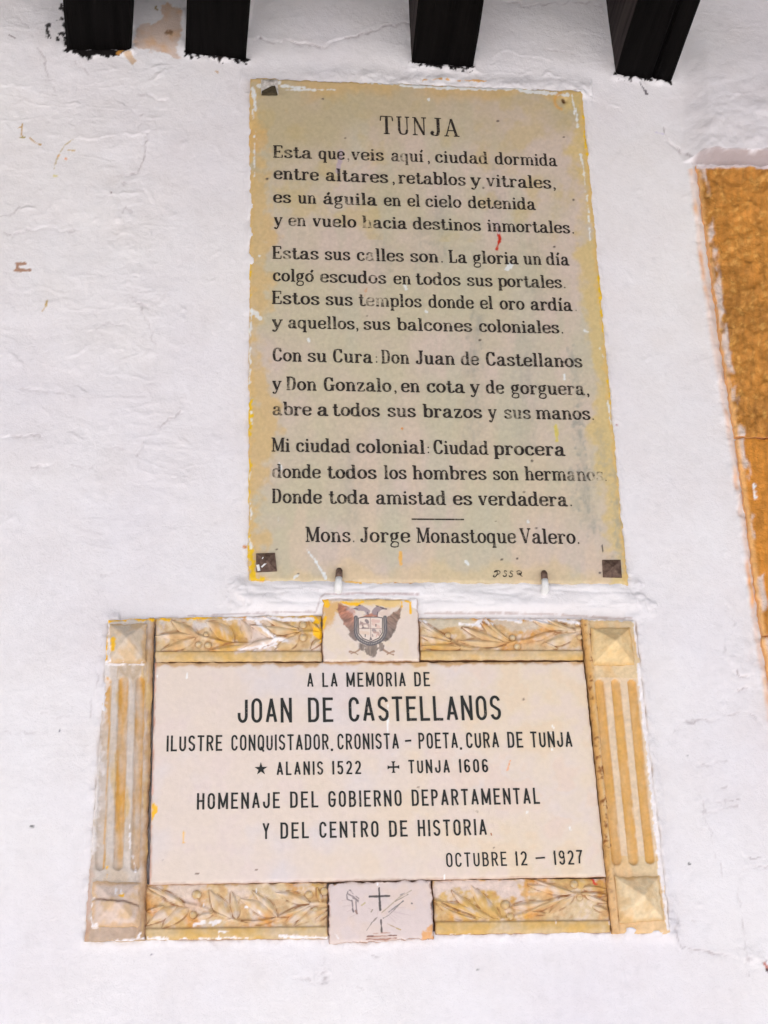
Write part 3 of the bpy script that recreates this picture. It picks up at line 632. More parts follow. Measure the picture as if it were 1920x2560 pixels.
Z_ = {
 'a': (.62, a_b), 'á': (.62, a_b+[st_((.27, .76), (.4, .96))]),
 'b': (.60, [st_((.14, .02), (.14, .99)), th((0, .965), (.14, .965)), sm(*bowl_r)]),
 'c': (.54, [sm((.46, .48), (.42, .59), (.3, .645), (.14, .56), (.09, .34), (.14, .12), (.3, .035), (.42, .08), (.5, .19)), ball(.43, .49, .075)]),
 'd': (.63, [st_((.46, .02), (.46, .99)), th((.32, .965), (.46, .965)), th((.46, .035), (.62, .035)), sm(*bowl_l)]),
 'e': (.57, [th((.09, .35), (.5, .35)), sm((.5, .35), (.47, .56), (.3, .645), (.13, .56), (.08, .34), (.13, .12), (.3, .035), (.44, .08), (.52, .19))]),
 'g': (.58, [('k', arc(.26, .43, .165, .205, 0, 375, 16)), smt((.16, .26), (.09, .17), (.13, .08), (.3, .06), (.46, .02), (.5, -.1)), smt((.5, -.1), (.45, -.24), (.27, -.285), (.09, -.24), (.06, -.13), (.13, -.02), (.22, .05)), sm((.38, .58), (.46, .66), (.56, .64))]),
 'h': (.64, [st_((.15, .02), (.15, .99)), th((0, .965), (.15, .965)), th((.01, .035), (.29, .035)), smt(*arch), st_((.49, .46), (.49, .02)), th((.36, .035), (.63, .035))]),
 'i': (.32, i_b+[ball(.155, .86, .085)]), 'í': (.32, i_b+[st_((.14, .78), (.27, .98))]),
 'l': (.32, [st_((.16, .02), (.16, .99)), th((.01, .965), (.16, .965)), th((.01, .035), (.31, .035))]),
 'm': (.97, [st_((.15, .02), (.15, .65)), th((0, XH), (.15, XH)), th((.01, .035), (.28, .035)), smt(*arch), st_((.49, .46), (.49, .02)), th((.38, .035), (.61, .035)),
             smt(*[(a+.34, b) for a, b in arch]), st_((.83, .46), (.83, .02)), th((.71, .035), (.96, .035))]),
 'n': (.64, [st_((.15, .02), (.15, .65)), th((0, XH), (.15, XH)), th((.01, .035), (.29, .035)), smt(*arch), st_((.49, .46), (.49, .02)), th((.36, .035), (.63, .035))]),
 'o': (.58, o_b), 'ó': (.60, o_b+[st_((.4, .74), (.52, .95))]),
 'p': (.60, [st_((.14, -.26), (.14, .65)), th((0, XH), (.14, XH)), th((.01, -.25), (.28, -.25)), sm(*bowl_r)]),
 'q': (.62, [st_((.46, -.26), (.46, .65)), th((.33, -.25), (.6, -.25)), sm(*bowl_l)]),
 'r': (.50, [st_((.15, .02), (.15, .65)), th((0, XH), (.15, XH)), th((.01, .035), (.31, .035)), smt((.15, .42), (.22, .56), (.32, .64), (.42, .61)), ball(.42, .55, .08)]),
 's': (.53, [sm((.43, .47), (.39, .6), (.26, .645), (.12, .58), (.1, .46), (.2, .385), (.36, .3), (.45, .2), (.4, .08), (.26, .035), (.12, .08), (.07, .2)), th((.44, .46), (.44, .64)), th((.07, .04), (.07, .22))]),
 't': (.46, [('k', [(.17, .88), (.17, .22)]+cat([(.17, .22), (.2, .07), (.3, .035), (.4, .07), (.46, .16)])), th((.0, XH), (.33, XH))]),
 'u': (.64, [('k', [(.14, .65), (.14, .24)]+cat([(.14, .24), (.18, .08), (.28, .035), (.4, .08), (.48, .2)])), st_((.48, .65), (.48, .02)), th((0, XH), (.14, XH)), th((.35, XH), (.48, XH)), th((.48, .035), (.63, .035))]),
 'v': (.56, [st_((.08, .63), (.27, .02)), th((.27, .02), (.46, .63)), th((0, XH), (.21, XH)), th((.36, XH), (.56, XH))]),
 'y': (.56, [st_((.08, .63), (.28, .04)), ('t', [(.47, .63), (.28, .0)]+cat([(.28, 0), (.22, -.16), (.15, -.25), (.06, -.22)])), ball(.07, -.19, .07), th((0, XH), (.21, XH)), th((.37, XH), (.56, XH))]),
 'z': (.54, [th((.06, XH), (.46, XH)), st_((.43, .62), (.1, .05)), th((.06, .035), (.48, .035)), th((.07, .48), (.07, XH)), th((.48, .035), (.48, .19))]),
 'C': (.66, [sm((.55, .74), (.48, .91), (.34, .965), (.17, .87), (.1, .5), (.17, .13), (.34, .035), (.5, .1), (.59, .28)), th((.56, .68), (.56, .98))]),
 'D': (.67, [st_((.15, .03), (.15, .97)), ('k', [(.03, .965), (.28, .965)]+cat([(.28, .965), (.48, .88), (.55, .5), (.48, .12), (.28, .035)])+[(.03, .035)])]),
 'E': (.63, [st_((.15, .03), (.15, .97)), th((.02, .965), (.55, .965)), th((.15, .5), (.42, .5)), th((.02, .035), (.57, .035)), th((.55, .97), (.55, .76)), th((.57, .03), (.57, .26)), th((.42, .4), (.42, .6))]),
 'L': (.60, [st_((.16, .03), (.16, .97)), th((.02, .965), (.32, .965)), th((.02, .035), (.54, .035)), th((.54, .03), (.54, .3))]),
 'M': (.88, [th((.12, .03), (.12, .97)), st_((.15, .97), (.43, .06)), th((.43, .06), (.7, .97)), st_((.74, .03), (.74, .97)), th((0, .965), (.18, .965)), th((.68, .965), (.88, .965)), th((0, .035), (.25, .035)), th((.6, .035), (.88, .035))]),
 'J': (.50, [('k', [(.34, .965), (.34, .24)]+cat([(.34, .24), (.29, .07), (.18, .035), (.08, .1), (.07, .22)])), ball(.09, .2, .08), th((.2, .965), (.48, .965))]),
 'G': (.72, [sm((.55, .74), (.48, .91), (.34, .965), (.17, .87), (.1, .5), (.17, .13), (.34, .035), (.47, .08), (.55, .2)), th((.56, .68), (.56, .98)), st_((.56, .02), (.56, .42)), th((.42, .42), (.7, .42))]),
 'V': (.70, [st_((.1, .97), (.35, .03)), th((.35, .03), (.6, .97)), th((0, .965), (.25, .965)), th((.48, .965), (.7, .965))]),
 'T': (.64, [st_((.32, .03), (.32, .97)), th((.04, .965), (.6, .965)), th((.05, .97), (.03, .72)), th((.59, .97), (.61, .72)), th((.18, .035), (.46, .035))]),
 'U': (.70, [('k', [(.14, .965), (.14, .28)]+cat([(.14, .28), (.2, .09), (.35, .035), (.5, .09), (.56, .28)])), th((.56, .28), (.56, .965)), th((0, .965), (.28, .965)), th((.45, .965), (.68, .965))]),
 'N': (.72, [th((.12, .03), (.12, .97)), st_((.13, .96), (.58, .04)), th((.59, .03), (.59, .97)), th((0, .965), (.16, .965)), th((.46, .965), (.72, .965)), th((0, .035), (.25, .035))]),
 'A': (.74, [th((.1, .03), (.35, .97)), st_((.35, .97), (.6, .03)), th((.19, .33), (.5, .33)), th((0, .035), (.22, .035)), th((.46, .035), (.74, .035))]),
 ',': (.22, [ball(.09, .06, .075), smt((.14, .06), (.13, -.05), (.05, -.14))]), '.': (.22, [ball(.1, .06, .065)]), ':': (.22, [ball(.1, .1, .06), ball(.1, .46, .06)]),
}
def ribbon(pts, wfun):
    p = np.array(pts, float); keep = [0]
    for i in range(1, len(p)):
        if np.hypot(*(p[i]-p[keep[-1]])) > 1e-4: keep.append(i)
    p = p[keep]; n = len(p)
    if n < 2: return [], []
    d = np.diff(p, axis=0); d /= np.linalg.norm(d, axis=1)[:, None]
    V = []
    for i in range(n):
        a = d[max(i-1, 0)]; b = d[min(i, n-2)]
        t = a+b; L = np.linalg.norm(t)
        t = a if L < 1e-6 else t/L
        cosh = max(0.6, float(np.dot(t, b)))
        w = wfun(t)/2/cosh; nn = np.array([-t[1], t[0]])
        V += [p[i]+nn*w, p[i]-nn*w]
    F = [(2*i, 2*i+1, 2*i+3, 2*i+2) for i in range(n-1)]
    return V, F
def glyph(ch, font, thick, thin):
    V = []; F = []; Zs = []
    def add(v, f, lay):
        o = len(V); V.extend(v); Zs.extend([lay]*len(v)); F.extend([tuple(o+q for q in ff) for ff in f])
    if font == 'gothic':
        w, ss = G_[ch]; s = thick
        for k, st in enumerate(ss):
            pts = [(s/2+a*max(w-s, 0.0), s/2+b*(1-s)) for a, b in st]
            if len(pts) == 2:   # square ends
                p0, p1 = np.array(pts[0]), np.array(pts[1]); t = (p1-p0)/np.linalg.norm(p1-p0)
                if abs(t[0]) < .05 or abs(t[1]) < .05: pts = [tuple(p0-t*s/2), tuple(p1+t*s/2)]
                else: pts = [tuple(p0-t*s*.25), tuple(p1+t*s*.25)]
            v, f = ribbon(pts, lambda t: s*(0.9+0.1*abs(t[1]))); add(v, f, k)
        return w, V, F, Zs
    w, ss = Z_[ch]
    for k, (kind, data) in enumerate(ss):
        if kind == 'b':
            cx, cy, r = data; n = 10
            add([np.array((cx+r*math.cos(6.2832*i/n), cy+r*math.sin(6.2832*i/n))) for i in range(n)], [tuple(range(n))], k)
        else:
            if kind == 'k': wf = lambda t: thin+(thick-thin)*abs(t[1])**1.6
            else: wf = lambda t: thin
            v, f = ribbon(data, wf); add(v, f, k)
    return w, V, F, Zs
FADES = [(1270, 1436, 55, 16, .22), (1500, 1196, 42, 34, .75), (1440, 1196, 30, 30, .35), (915, 556, 20, 26, .6), (925, 640, 17, 22, .55), (935, 694, 14, 20, .6), (945, 750, 30, 22, .5), (700, 640, 26, 26, .35), (690, 1180, 20, 28, .45),
         (740, 560, 34, 24, .3), (705, 390, 40, 26, .2), (830, 590, 10, 12, .2), (880, 510, 26, 24, .3), (980, 975, 22, 22, .2), (720, 975, 14, 26, .4), (1445, 978, 40, 26, .3), (1480, 1046, 14, 14, .2), (1290, 1040, 40, 24, .35),
         (1010, 395, 20, 30, .4), (800, 700, 18, 20, .25), (1420, 905, 46, 24, .25), (700, 1020, 30, 30, .3), (960, 895, 14, 24, .3), (1200, 395, 24, 24, .3), (1170, 905, 20, 20, .2), (1440, 775, 10, 10, .2), (1405, 832, 10, 10, .2), (1412, 720, 10, 10, .2), (1428, 1264, 10, 10, .2), (883, 1352, 10, 10, .2), (872, 396, 9, 12, .2), (1108, 645, 9, 9, .2)]
def text_line(words, font, cap, base, depth, parent, mat, thick, thin=0.08, track=0.06, label=None):
    """words: (text, x0, x1) in photo pixels; base: ((xl,yl),(xr,yr)) the base line; cap: capital height in px"""
    (xl, yl), (xr, yr) = base
    by = lambda q: yl+(yr-yl)*(q-xl)/(xr-xl)
    track_single = words[0][0] == 'T'
    groups = []
    for wd, x0, x1 in words:
        if groups and wd in (',', '.', ':'): groups[-1].append((wd, x0, x1))
        elif groups and track_single: groups[-1].append((wd, x0, x1))
        else: groups.append([(wd, x0, x1)])
    for gw in groups:
        one_word(gw, font, cap, by, depth, parent, mat, thick, thin, track)
def one_word(words, font, cap, by, depth, parent, mat, thick, thin, track):
    V = []; F = []; C = []; name = 'carved_word'
    for wd, x0, x1 in words:
        p0 = P(x0, by(x0), depth); p1 = P(x1, by(x1), depth)
        ex = (p1-p0); Lw = np.linalg.norm(ex); ex /= Lw
        ez = np.array([-ex[2], 0, ex[0]])
        pt = P((x0+x1)/2, by((x0+x1)/2)-cap, depth); pb = P((x0+x1)/2, by((x0+x1)/2), depth)
        H = np.linalg.norm(pt-pb)
        gs = [glyph(c, font, thick, thin) for c in wd]
        tot = sum(g[0] for g in gs)+track*(len(gs)-1)
        sx = Lw/(tot*H) if tot > 0 else 1
        cur = 0.0
        for gi, (w, v, f, zs) in enumerate(gs):
            o = len(V)
            jy = random.uniform(-.006, .006)
            for q, zl in zip(v, zs):
                pos = p0+ex*((cur+q[0])*sx*H)+ez*((q[1]+jy)*H); pos = pos+np.array([0, -0.00022-0.00003*zl, 0]); V.append(pos)
            F.extend([tuple(o+i for i in ff) for ff in f]); cur += w+track
    V = np.array(V); px, py = PX(V)
    fd = np.zeros(len(V))
    for cx, cy, rx, ry, a in FADES:
        fd = np.maximum(fd, a*np.exp(-(((px-cx)/rx)**2+((py-cy)/ry)**2)))
    # all faces look to the viewer (-y)
    F2 = []
    for f in F:
        a, b, c = V[f[0]], V[f[1]], V[f[2]]
        n = np.cross(b-a, c-a); F2.append(f if n[1] < 0 else f[::-1])
    me = mesh_np(name, local(V, parent), F2, False, np.repeat(fd[:, None], 3, 1))
    o = new_obj(name, me, parent, mat)
    t_ = ''.join(w[0] for w in words); o['label'] = 'carved word '+t_ if len(t_) > 1 or t_.isalnum() else 'carved dash'
    return o
random.seed(3)

# ------------------------------------------------------------------ poem plaque
DA = 0.010
A = empty('poem_plaque', P(1095, 1456, 0), 'tall grey-beige marble plaque with a carved poem titled TUNJA in black letters', 'plaque')
tA, tBq, tC, tD, tE, tF = TR(600, 180, .3134), TR(1060, 180, .3134), TR(600, 580, .3134), TR(1060, 580, .3134), TR(600, 1000, .3134), TR(1060, 1000, .3134)
def hA(px, py, u, v):
    hh = 0.0006*fbm(px, py, 260, 301, 3)+0.00018*fbm(px, py, 12, 302, 3)
    d = np.hypot(px-1411, py-252); hh -= 0.006*np.exp(-(d/6)**2)
    return hh
def cA(px, py, u, v, hh):
    R_ = .60+.16*v          # tone of the white wall beside it grows downwards
    c = np.ones(px.shape+(3,))*np.array(alb((190, 174, 153), .62))
    n1 = fbm(px, py, 130, 311, 4); n2 = fbm(px*1.6, py*.45, 95, 312, 4); n3 = fbm(px, py, 60, 313, 4)
    c = blend(c, np.clip(n1*.9, 0, .75), (197, 176, 164), .62)
    c = blend(c, np.clip(-n1*.8, 0, .6), (186, 175, 146), .62)
    c = blend(c, np.clip(n2*.8-.08, 0, .65), (183, 174, 152), .62)
    c = blend(c, np.clip(n3*.7-.15, 0, .5)*(v < .35), (190, 166, 112), .62)
    c = blend(c, (1-sstep(.03, .30, v+.10*n1))*.6, (180, 160, 122), .66)
    c = blend(c, np.clip(-n2-.2, 0, .6)*sstep(.5, 1, v), (202, 178, 156), .62)
    xl = np.interp(py, [194, 1451], [625, 621]); xr = np.interp(py, [227, 1460], [1455, 1570])
    yt = np.interp(px, [625, 1455], [194, 227])
    nl = fbm(px, py, 70, 321, 4); nf = fbm(px, py, 20, 322, 4); nh = fbm(px*3, py, 24, 323, 3)
    c = blend(c, (1-sstep(14, 58, px-xl+40*nl+16*nf))*.75, (200, 166, 112), .62)
    c = blend(c, (1-sstep(2, 16, px-xl+10*nf))*.55, (206, 168, 108), .62)
    c = blend(c, (1-sstep(26, 66, xr-px+30*nl+12*nf))*.75, (201, 173, 112), .62)
    c = blend(c, (1-sstep(3, 14, xr-px+6*nf))*.55, (212, 170, 96), .62)
    c = blend(c, (1-sstep(6, 40, py-yt+22*nl))*.6, (199, 162, 106), .62)
    c = blend(c, (1-sstep(10, 50, 1455-py+30*nl))*.4, (208, 180, 128), .62)
    c = blend(c, poly_m(px, py, [(620, 320), (668, 330), (664, 372), (620, 380)], 12, 10)*.5, (205, 158, 90), .62)
    for (x0, y0, x1, y1, w, a) in [(1428, 880, 1450, 1010, 14, .5), (1442, 1060, 1462, 1180, 20, .55), (1455, 1190, 1478, 1320, 26, .5), (1425, 1180, 1440, 1265, 16, .35), (1530, 1150, 1548, 1380, 14, .4), (1500, 1080, 1520, 1200, 14, .3),
                                   (1100, 480, 1096, 640, 40, .3), (1240, 420, 1244, 560, 30, .25), (960, 600, 962, 720, 30, .25), (1310, 860, 1318, 1100, 44, .3), (880, 1120, 880, 1300, 40, .2), (1190, 780, 1186, 900, 34, .45), (1185, 930, 1180, 1100, 40, .3), (1330, 600, 1345, 760, 30, .2), (1050, 560, 1054, 760, 24, .18)]:
        c = blend(c, stroke_m(px, py, [(x0, y0), (x1, y1)], w, w*1.2, 12, 331)*a*(.6+.8*np.clip(nh+.3, 0, 1)), (148, 144, 134), .62)
    for (x0, y0, x1, y1, w, cc) in [(1390, 1062, 1392, 1100, 8, (205, 185, 100)), (1001, 1382, 1002, 1410, 9, (224, 170, 92)), (917, 720, 912, 740, 4, (200, 160, 130)), (852, 380, 845, 430, 10, (180, 160, 165)),
                                    (1245, 574, 1249, 596, 7.5, (186, 34, 16)), (1249, 596, 1242, 624, 7, (190, 44, 20)), (1245, 560, 1246, 580, 7, (190, 170, 165))]:
        c = blend(c, stroke_m(px, py, [(x0, y0), (x1, y1)], w, 3, 2, 332), cc, .66)
    # bright old yellow paint on the edges
    for (x0, y0, x1, y1, w) in [(625, 640, 624, 690, 7), (624, 700, 623, 760, 5), (627, 1000, 624, 1080, 11), (621, 1150, 622, 1200, 11), (619, 1210, 620, 1260, 7), (617, 1310, 623, 1380, 11), (626, 1370, 628, 1400, 12), (632, 1400, 633, 1448, 12), (630, 1448, 655, 1450, 10),
                                (1459, 290, 1465, 345, 6), (1464, 350, 1467, 385, 4), (1497, 690, 1505, 780, 6), (1505, 730, 1508, 760, 7), (1508, 780, 1512, 830, 5), (1520, 950, 1528, 1010, 5)]:
        c = blend(c, stroke_m(px, py, [(x0, y0), (x1, y1)], w, 3, 5, 341), (250, 184, 32), .70)
    # white lime splashes
    W_ = (232, 226, 228)
    for (x0, y0, x1, y1, w) in [(630, 222, 636, 238, 9), (636, 240, 638, 275, 8), (632, 275, 634, 300, 5), (640, 320, 641, 350, 2.5), (636, 330, 636, 440, 2), (648, 215, 700, 206, 12), (700, 216, 760, 219, 8), (715, 224, 840, 224, 4), (920, 205, 1000, 210, 8), (1000, 214, 1120, 220, 10), (1120, 220, 1300, 222, 10),
                                (1300, 226, 1420, 238, 9), (1430, 236, 1438, 290, 4), (1440, 272, 1444, 320, 3), (1452, 386, 1459, 420, 5), (1459, 420, 1463, 480, 2.5), (1468, 490, 1472, 530, 4), (1472, 540, 1475, 600, 3), (630, 770, 628, 800, 5), (632, 775, 650, 795, 12),
                                (627, 800, 625, 845, 4), (626, 870, 625, 960, 3), (626, 1180, 625, 1200, 5), (628, 1030, 629, 1060, 3), (1012, 715, 1015, 722, 5), (1064, 776, 1066, 780, 4), (1276, 662, 1270, 672, 14), (1410, 936, 1412, 948, 6), (1462, 826, 1470, 830, 4),
                                (766, 1372, 790, 1405, 3), (790, 1405, 808, 1432, 6), (808, 1432, 813, 1446, 8), (696, 1295, 696, 1304, 3), (1164, 1404, 1169, 1411, 6), (1319, 1302, 1321, 1305, 4), (696, 1147, 700, 1165, 3), (702, 1165, 702, 1176, 6), (735, 1444, 744, 1440, 4), 
                                (771, 848, 772, 854, 3), (648, 640, 649, 642, 3), (1500, 870, 1512, 900, 4), (1520, 1000, 1528, 1060, 6), (1529, 1060, 1531, 1090, 3), (1546, 1180, 1552, 1240, 3), (625, 1260, 628, 1300, 5), (622, 1345, 628, 1370, 6), (1068, 247, 1072, 250, 4)]:
        c = blend(c, stroke_m(px, py, [(x0, y0), (x1, y1)], w*.8, 2.5, 2.5, 351)*.8, W_, .66)
    # the empty fixing hole with its rust ring, dark specks
    d = np.hypot(px-1408, py-252)
    c = blend(c, np.exp(-((d-21)/4)**2)*(px < 1406)*.8, (203, 150, 74), .62)
    c = blend(c, 1-sstep(4, 8, d+3*nf), (92, 64, 34), .62)
    for sx, sy in [(668, 447), (863, 345), (1245, 303), (1409, 343), (1433, 500), (806, 247), (1208, 470), (1310, 1230), (1386, 617), (691, 1373), (1254, 1399), (1293, 1396), (746, 1434), (1500, 1432), (1331, 1152), (918, 790), (1085, 960), (1240, 1303), (1340, 1320), (1408, 905), (1200, 850)]:
        c = blend(c, stroke_m(px, py, [(sx-1, sy), (sx+1, sy)], 4, 2.5, 1), (84, 70, 66), .62)
    c = blend(c, stroke_m(px, py, [(1505, 1364), (1507, 1378)], 4, 2), (50, 45, 45), .62)
    c = blend(c, stroke_m(px, py, [(1005, 1071), (1006, 1072)], 5, 2), (205, 130, 60), .62)
    return np.clip(c*np.array([.84, .88, .89])*(1+.05*fbm(px, py, 6, 361, 2))[..., None], 0, .92)
relief('marble_slab', QA, DA, 0.0021, hA, cA, A, M_MARBLE, jit=0.0018, seed=303)
LA = DA+0.0008
def zline(words, base, cap=31, thick=.17, thin=.085, label=None, track=.045):
    text_line(words, 'slab', cap, base, LA, A, M_INK_A, thick, thin, track, label=label)
zline([('T', 950, 984), ('U', 992, 1025), ('N', 1032, 1067), ('J', 1076, 1106), ('A', 1111, 1149)], ((950, 335), (1149, 343)), 46, .13, .06, 'carved title TUNJA')
zline([('Esta', 682, 780), ('que', 797, 862), (',', 868, 875), ('veis', 879, 960), ('aquí', 978, 1059), (',', 1069, 1076), ('ciudad', 1088, 1221), ('dormida', 1238, 1394)], ((682, 394), (1394, 416)), 31, .165, .08, 'first line of the poem, Esta que veis aquí')
zline([('entre', 684, 797), ('altares', 814, 971), (',', 981, 988), ('retablos', 996, 1165), ('y', 1177, 1204), ('vitrales', 1217, 1379), (',', 1383, 1391)], ((684, 448), (1379, 472)), 32, label='line of the poem, entre altares')
zline([('es', 683, 728), ('un', 745, 791), ('águila', 808, 943), ('en', 960, 1003), ('el', 1019, 1051), ('cielo', 1064, 1154), ('detenida', 1171, 1340)], ((683, 507), (1340, 525)), 31, label='line of the poem, es un águila')
zline([('y', 685, 707), ('en', 721, 765), ('vuelo', 782, 891), ('hacia', 906, 1018), ('destinos', 1033, 1203), ('inmortales', 1219, 1426), ('.', 1430, 1437)], ((685, 564), (1426, 584)), 31, label='line of the poem, y en vuelo hacia destinos')
zline([('Estas', 680, 797), ('sus', 812, 876), ('calles', 892, 1010), ('son', 1026, 1097), ('.', 1102, 1109), ('La', 1122, 1168), ('gloria', 1183, 1297), ('un', 1310, 1355), ('día', 1367, 1424)], ((680, 647), (1424, 664)), 32, label='line of the poem, Estas sus calles son')
zline([('colgó', 682, 785), ('escudos', 800, 966), ('en', 984, 1028), ('todos', 1040, 1152), ('sus', 1168, 1232), ('portales', 1246, 1406), ('.', 1409, 1416)], ((682, 703), (1406, 721)), 32, label='line of the poem, colgó escudos')
zline([('Estos', 679, 799), ('sus', 814, 882), ('templos', 897, 1055), ('donde', 1072, 1185), ('el', 1201, 1233), ('oro', 1250, 1312), ('ardía', 1327, 1432), ('.', 1437, 1444)], ((679, 760), (1432, 778)), 33, label='line of the poem, Estos sus templos')
zline([('y', 680, 707), ('aquellos', 720, 887), (',', 890, 897), ('sus', 909, 976), ('balcones', 993, 1181), ('coloniales', 1198, 1399), ('.', 1403, 1410)], ((680, 820), (1399, 834)), 32, label='line of the poem, y aquellos, sus balcones')
zline([('Con', 681, 755), ('su', 769, 817), ('Cura', 832, 932), (':', 938, 946), ('Don', 953, 1024), ('Juan', 1040, 1138), ('de', 1153, 1198), ('Castellanos', 1215, 1457)], ((681, 903), (1457, 919)), 34, label='line of the poem, Con su Cura')
zline([('y', 681, 704), ('Don', 715, 792), ('Gonzalo', 809, 979), (',', 985, 993), ('en', 1003, 1050), ('cota', 1067, 1163), ('y', 1176, 1201), ('de', 1216, 1261), ('gorguera', 1278, 1463), (',', 1467, 1475)], ((681, 975), (1463, 988)), 34, label='line of the poem, y Don Gonzalo')
zline([('abre', 681, 779), ('a', 793, 821), ('todos', 832, 950), ('sus', 969, 1040), ('brazos', 1058, 1206), ('y', 1222, 1243), ('sus', 1261, 1328), ('manos', 1341, 1477), ('.', 1480, 1487)], ((681, 1038), (1477, 1050)), 34, label='line of the poem, abre a todos')
zline([('Mi', 679, 725), ('ciudad', 740, 876), ('colonial', 891, 1063), (':', 1068, 1075), ('Ciudad', 1084, 1222), ('procera', 1235, 1414)], ((679, 1129), (1414, 1140)), 35, label='line of the poem, Mi ciudad colonial')
zline([('donde', 681, 802), ('todos', 818, 942), ('los', 960, 1017), ('hombres', 1032, 1217), ('son', 1233, 1297), ('hermanos', 1313, 1510), ('.', 1512, 1519)], ((681, 1195), (1510, 1203)), 35, label='line of the poem with the faded word hermanos')
zline([('Donde', 679, 805), ('toda', 822, 923), ('amistad', 940, 1116), ('es', 1133, 1181), ('verdadera', 1197, 1420), ('.', 1425, 1432)], ((679, 1258), (1420, 1266)), 36, label='last line of the poem, Donde toda amistad')
zline([('Mons', 764, 877), ('.', 881, 888), ('Jorge', 901, 1026), ('Monastoque', 1042, 1291), ('Valero', 1301, 1440), ('.', 1443, 1451)], ((764, 1355), (1440, 1360)), 38, .16, .08, 'poet signature line under the short rule')
def flat_strokes(name, lines, depth, parent, mat, label=None):
    V = []; F = []
    for k, (pts, w) in enumerate(lines):
        w3 = w*DIST/FPX*1.12
        q = [P(a, b, depth) for a, b in pts]
        v, f = ribbon([(c[0], c[2]) for c in q], lambda t: w3)
        o = len(V); V += [np.array([a[0], -depth-0.0003-0.00003*(k % 6), a[1]]) for a in v]; F += [tuple(o+i for i in ff) for ff in f]
    V = np.array(V); F2 = []
    for f in F:
        a, b, c = V[f[0]], V[f[1]], V[f[2]]; n = np.cross(b-a, c-a); F2.append(f if n[1] < 0 else f[::-1])
    px, py = PX(V); fd = np.zeros(len(V))
    for cx, cy, rx, ry, a in FADES: fd = np.maximum(fd, a*np.exp(-(((px-cx)/rx)**2+((py-cy)/ry)**2)))
    o = new_obj(name, mesh_np(name, local(V, parent), F2, False, np.repeat(fd[:, None], 3, 1)), parent, mat)
    if label: o['label'] = label
    return o
flat_strokes('rule_line', [([(1029, 1298), (1160, 1299)], 4)], LA, A, M_INK_A, 'short black rule above the signature')
flat_strokes('mason_mark', [(cat(tF((560, 1395), (553, 1408), (570, 1410), (585, 1385), (580, 1365), (562, 1372), (575, 1362), (600, 1364), (606, 1378), (592, 1390), (580, 1388))), 2.6),
    (cat(tF((662, 1368), (645, 1363), (640, 1376), (655, 1388), (655, 1403), (638, 1408), (630, 1398))), 2.8),
    (cat(tF((712, 1370), (695, 1364), (688, 1378), (704, 1390), (704, 1406), (686, 1411), (678, 1400))), 2.8),
    (cat(tF((745, 1382), (742, 1368), (760, 1362), (776, 1372), (772, 1388), (752, 1394), (745, 1384), (765, 1384), (772, 1400), (786, 1409))), 2.8)], LA, A, M_INK_A, 'small script stonecutter letters at the foot of the slab')
# square stud nails
M_RUST = mat_simple('rusty_iron', (0.075, 0.042, 0.03), (0.19, 0.125, 0.095), 0.55, 120, 0.001, metal=0.25)
M_LIME = mat_simple('lime_spattered_iron', (0.30, 0.26, 0.21), (0.66, 0.63, 0.60), 0.7, 90, 0.001, lo=.3, hi=.6)
M_WPAINT = mat_simple('white_lime_drip', (0.72, 0.72, 0.70), (0.82, 0.82, 0.81), 0.75, 80, 0.001)
def pyramid(name, quad, depth, hgt, rim, parent, mat, apex=(.5, .5), cf=None, flat=0.0):
    q = [P(a, b, depth) for a, b in quad]; ce = (q[0]*(1-apex[0])+q[1]*apex[0])*(1-apex[1])+(q[3]*(1-apex[0])+q[2]*apex[0])*apex[1]
    back = [c+np.array([0, .006, 0]) for c in q]; rimv = [c+np.array([0, -rim, 0])+(ce-c)*.03 for c in q]
    tip = [c+(ce-c)*(1-max(flat, .02))+np.array([0, -hgt, 0]) for c in q]
    V = back+rimv+tip; F = []
    for i in range(4):
        j = (i+1) % 4
        F += [(i, j, 4+j, 4+i)[::-1], (4+i, 4+j, 8+j, 8+i)[::-1]]
    F.append((8, 9, 10, 11)[::-1])
    V = np.array(V); c = V.mean(0); F2 = []
    for f in F:
        a, b, d = V[f[0]], V[f[1]], V[f[2]]; n = np.cross(b-a, d-a); m_ = np.mean([V[i] for i in f], 0)
        F2.append(f if np.dot(n, m_-(c+np.array([0, .003, 0]))) > 0 else f[::-1])
    me = mesh_np(name, local(V, parent), F2, False, None)
    o = new_obj(name, me, parent, mat)
    return o
s1 = pyramid('stud_nail', TM((190, 78), (345, 72), (360, 220), (192, 228)), DA, 0.011, .003, A, M_RUST); s1['label'] = 'brown pyramid nail head with white paint scratches'
s2 = pyramid('stud_nail', TM2((1160, 103), (1280, 103), (1288, 218), (1165, 215)), DA, 0.011, .003, A, M_RUST)
s3 = pyramid('stud_nail', tA((168, 65), (302, 65), (308, 180), (165, 178)), DA, 0.009, .003, A, M_LIME, apex=(.55, .45), flat=.3); s3['label'] = 'broken nail head crusted with white lime'
flat_strokes('paint_scratch', [(TM((205, 165), (215, 215)), 7), (TM((235, 185), (285, 140)), 4), (TM((240, 118), (250, 105)), 2)], DA+.0085, s1, M_WPAINT)
# dark broken socket of the limed nail
bx = tA((175, 150), (215, 130), (250, 112), (280, 108), (292, 150), (300, 172), (172, 172))
q = np.array([P(a, b, DA+.0095) for a, b in bx]); q2 = q+np.array([0, .006, 0])
me = mesh_np('broken_edge', local(np.concatenate([q, q2]), s3), [tuple(range(7))]+[(i, (i+1) % 7, 7+(i+1) % 7, 7+i) for i in range(7)], False)
new_obj('broken_edge', me, s3, mat_simple('dark_corroded_iron', (0.03, 0.022, 0.012), (0.09, 0.07, 0.04), 0.6, 150, 0.001))

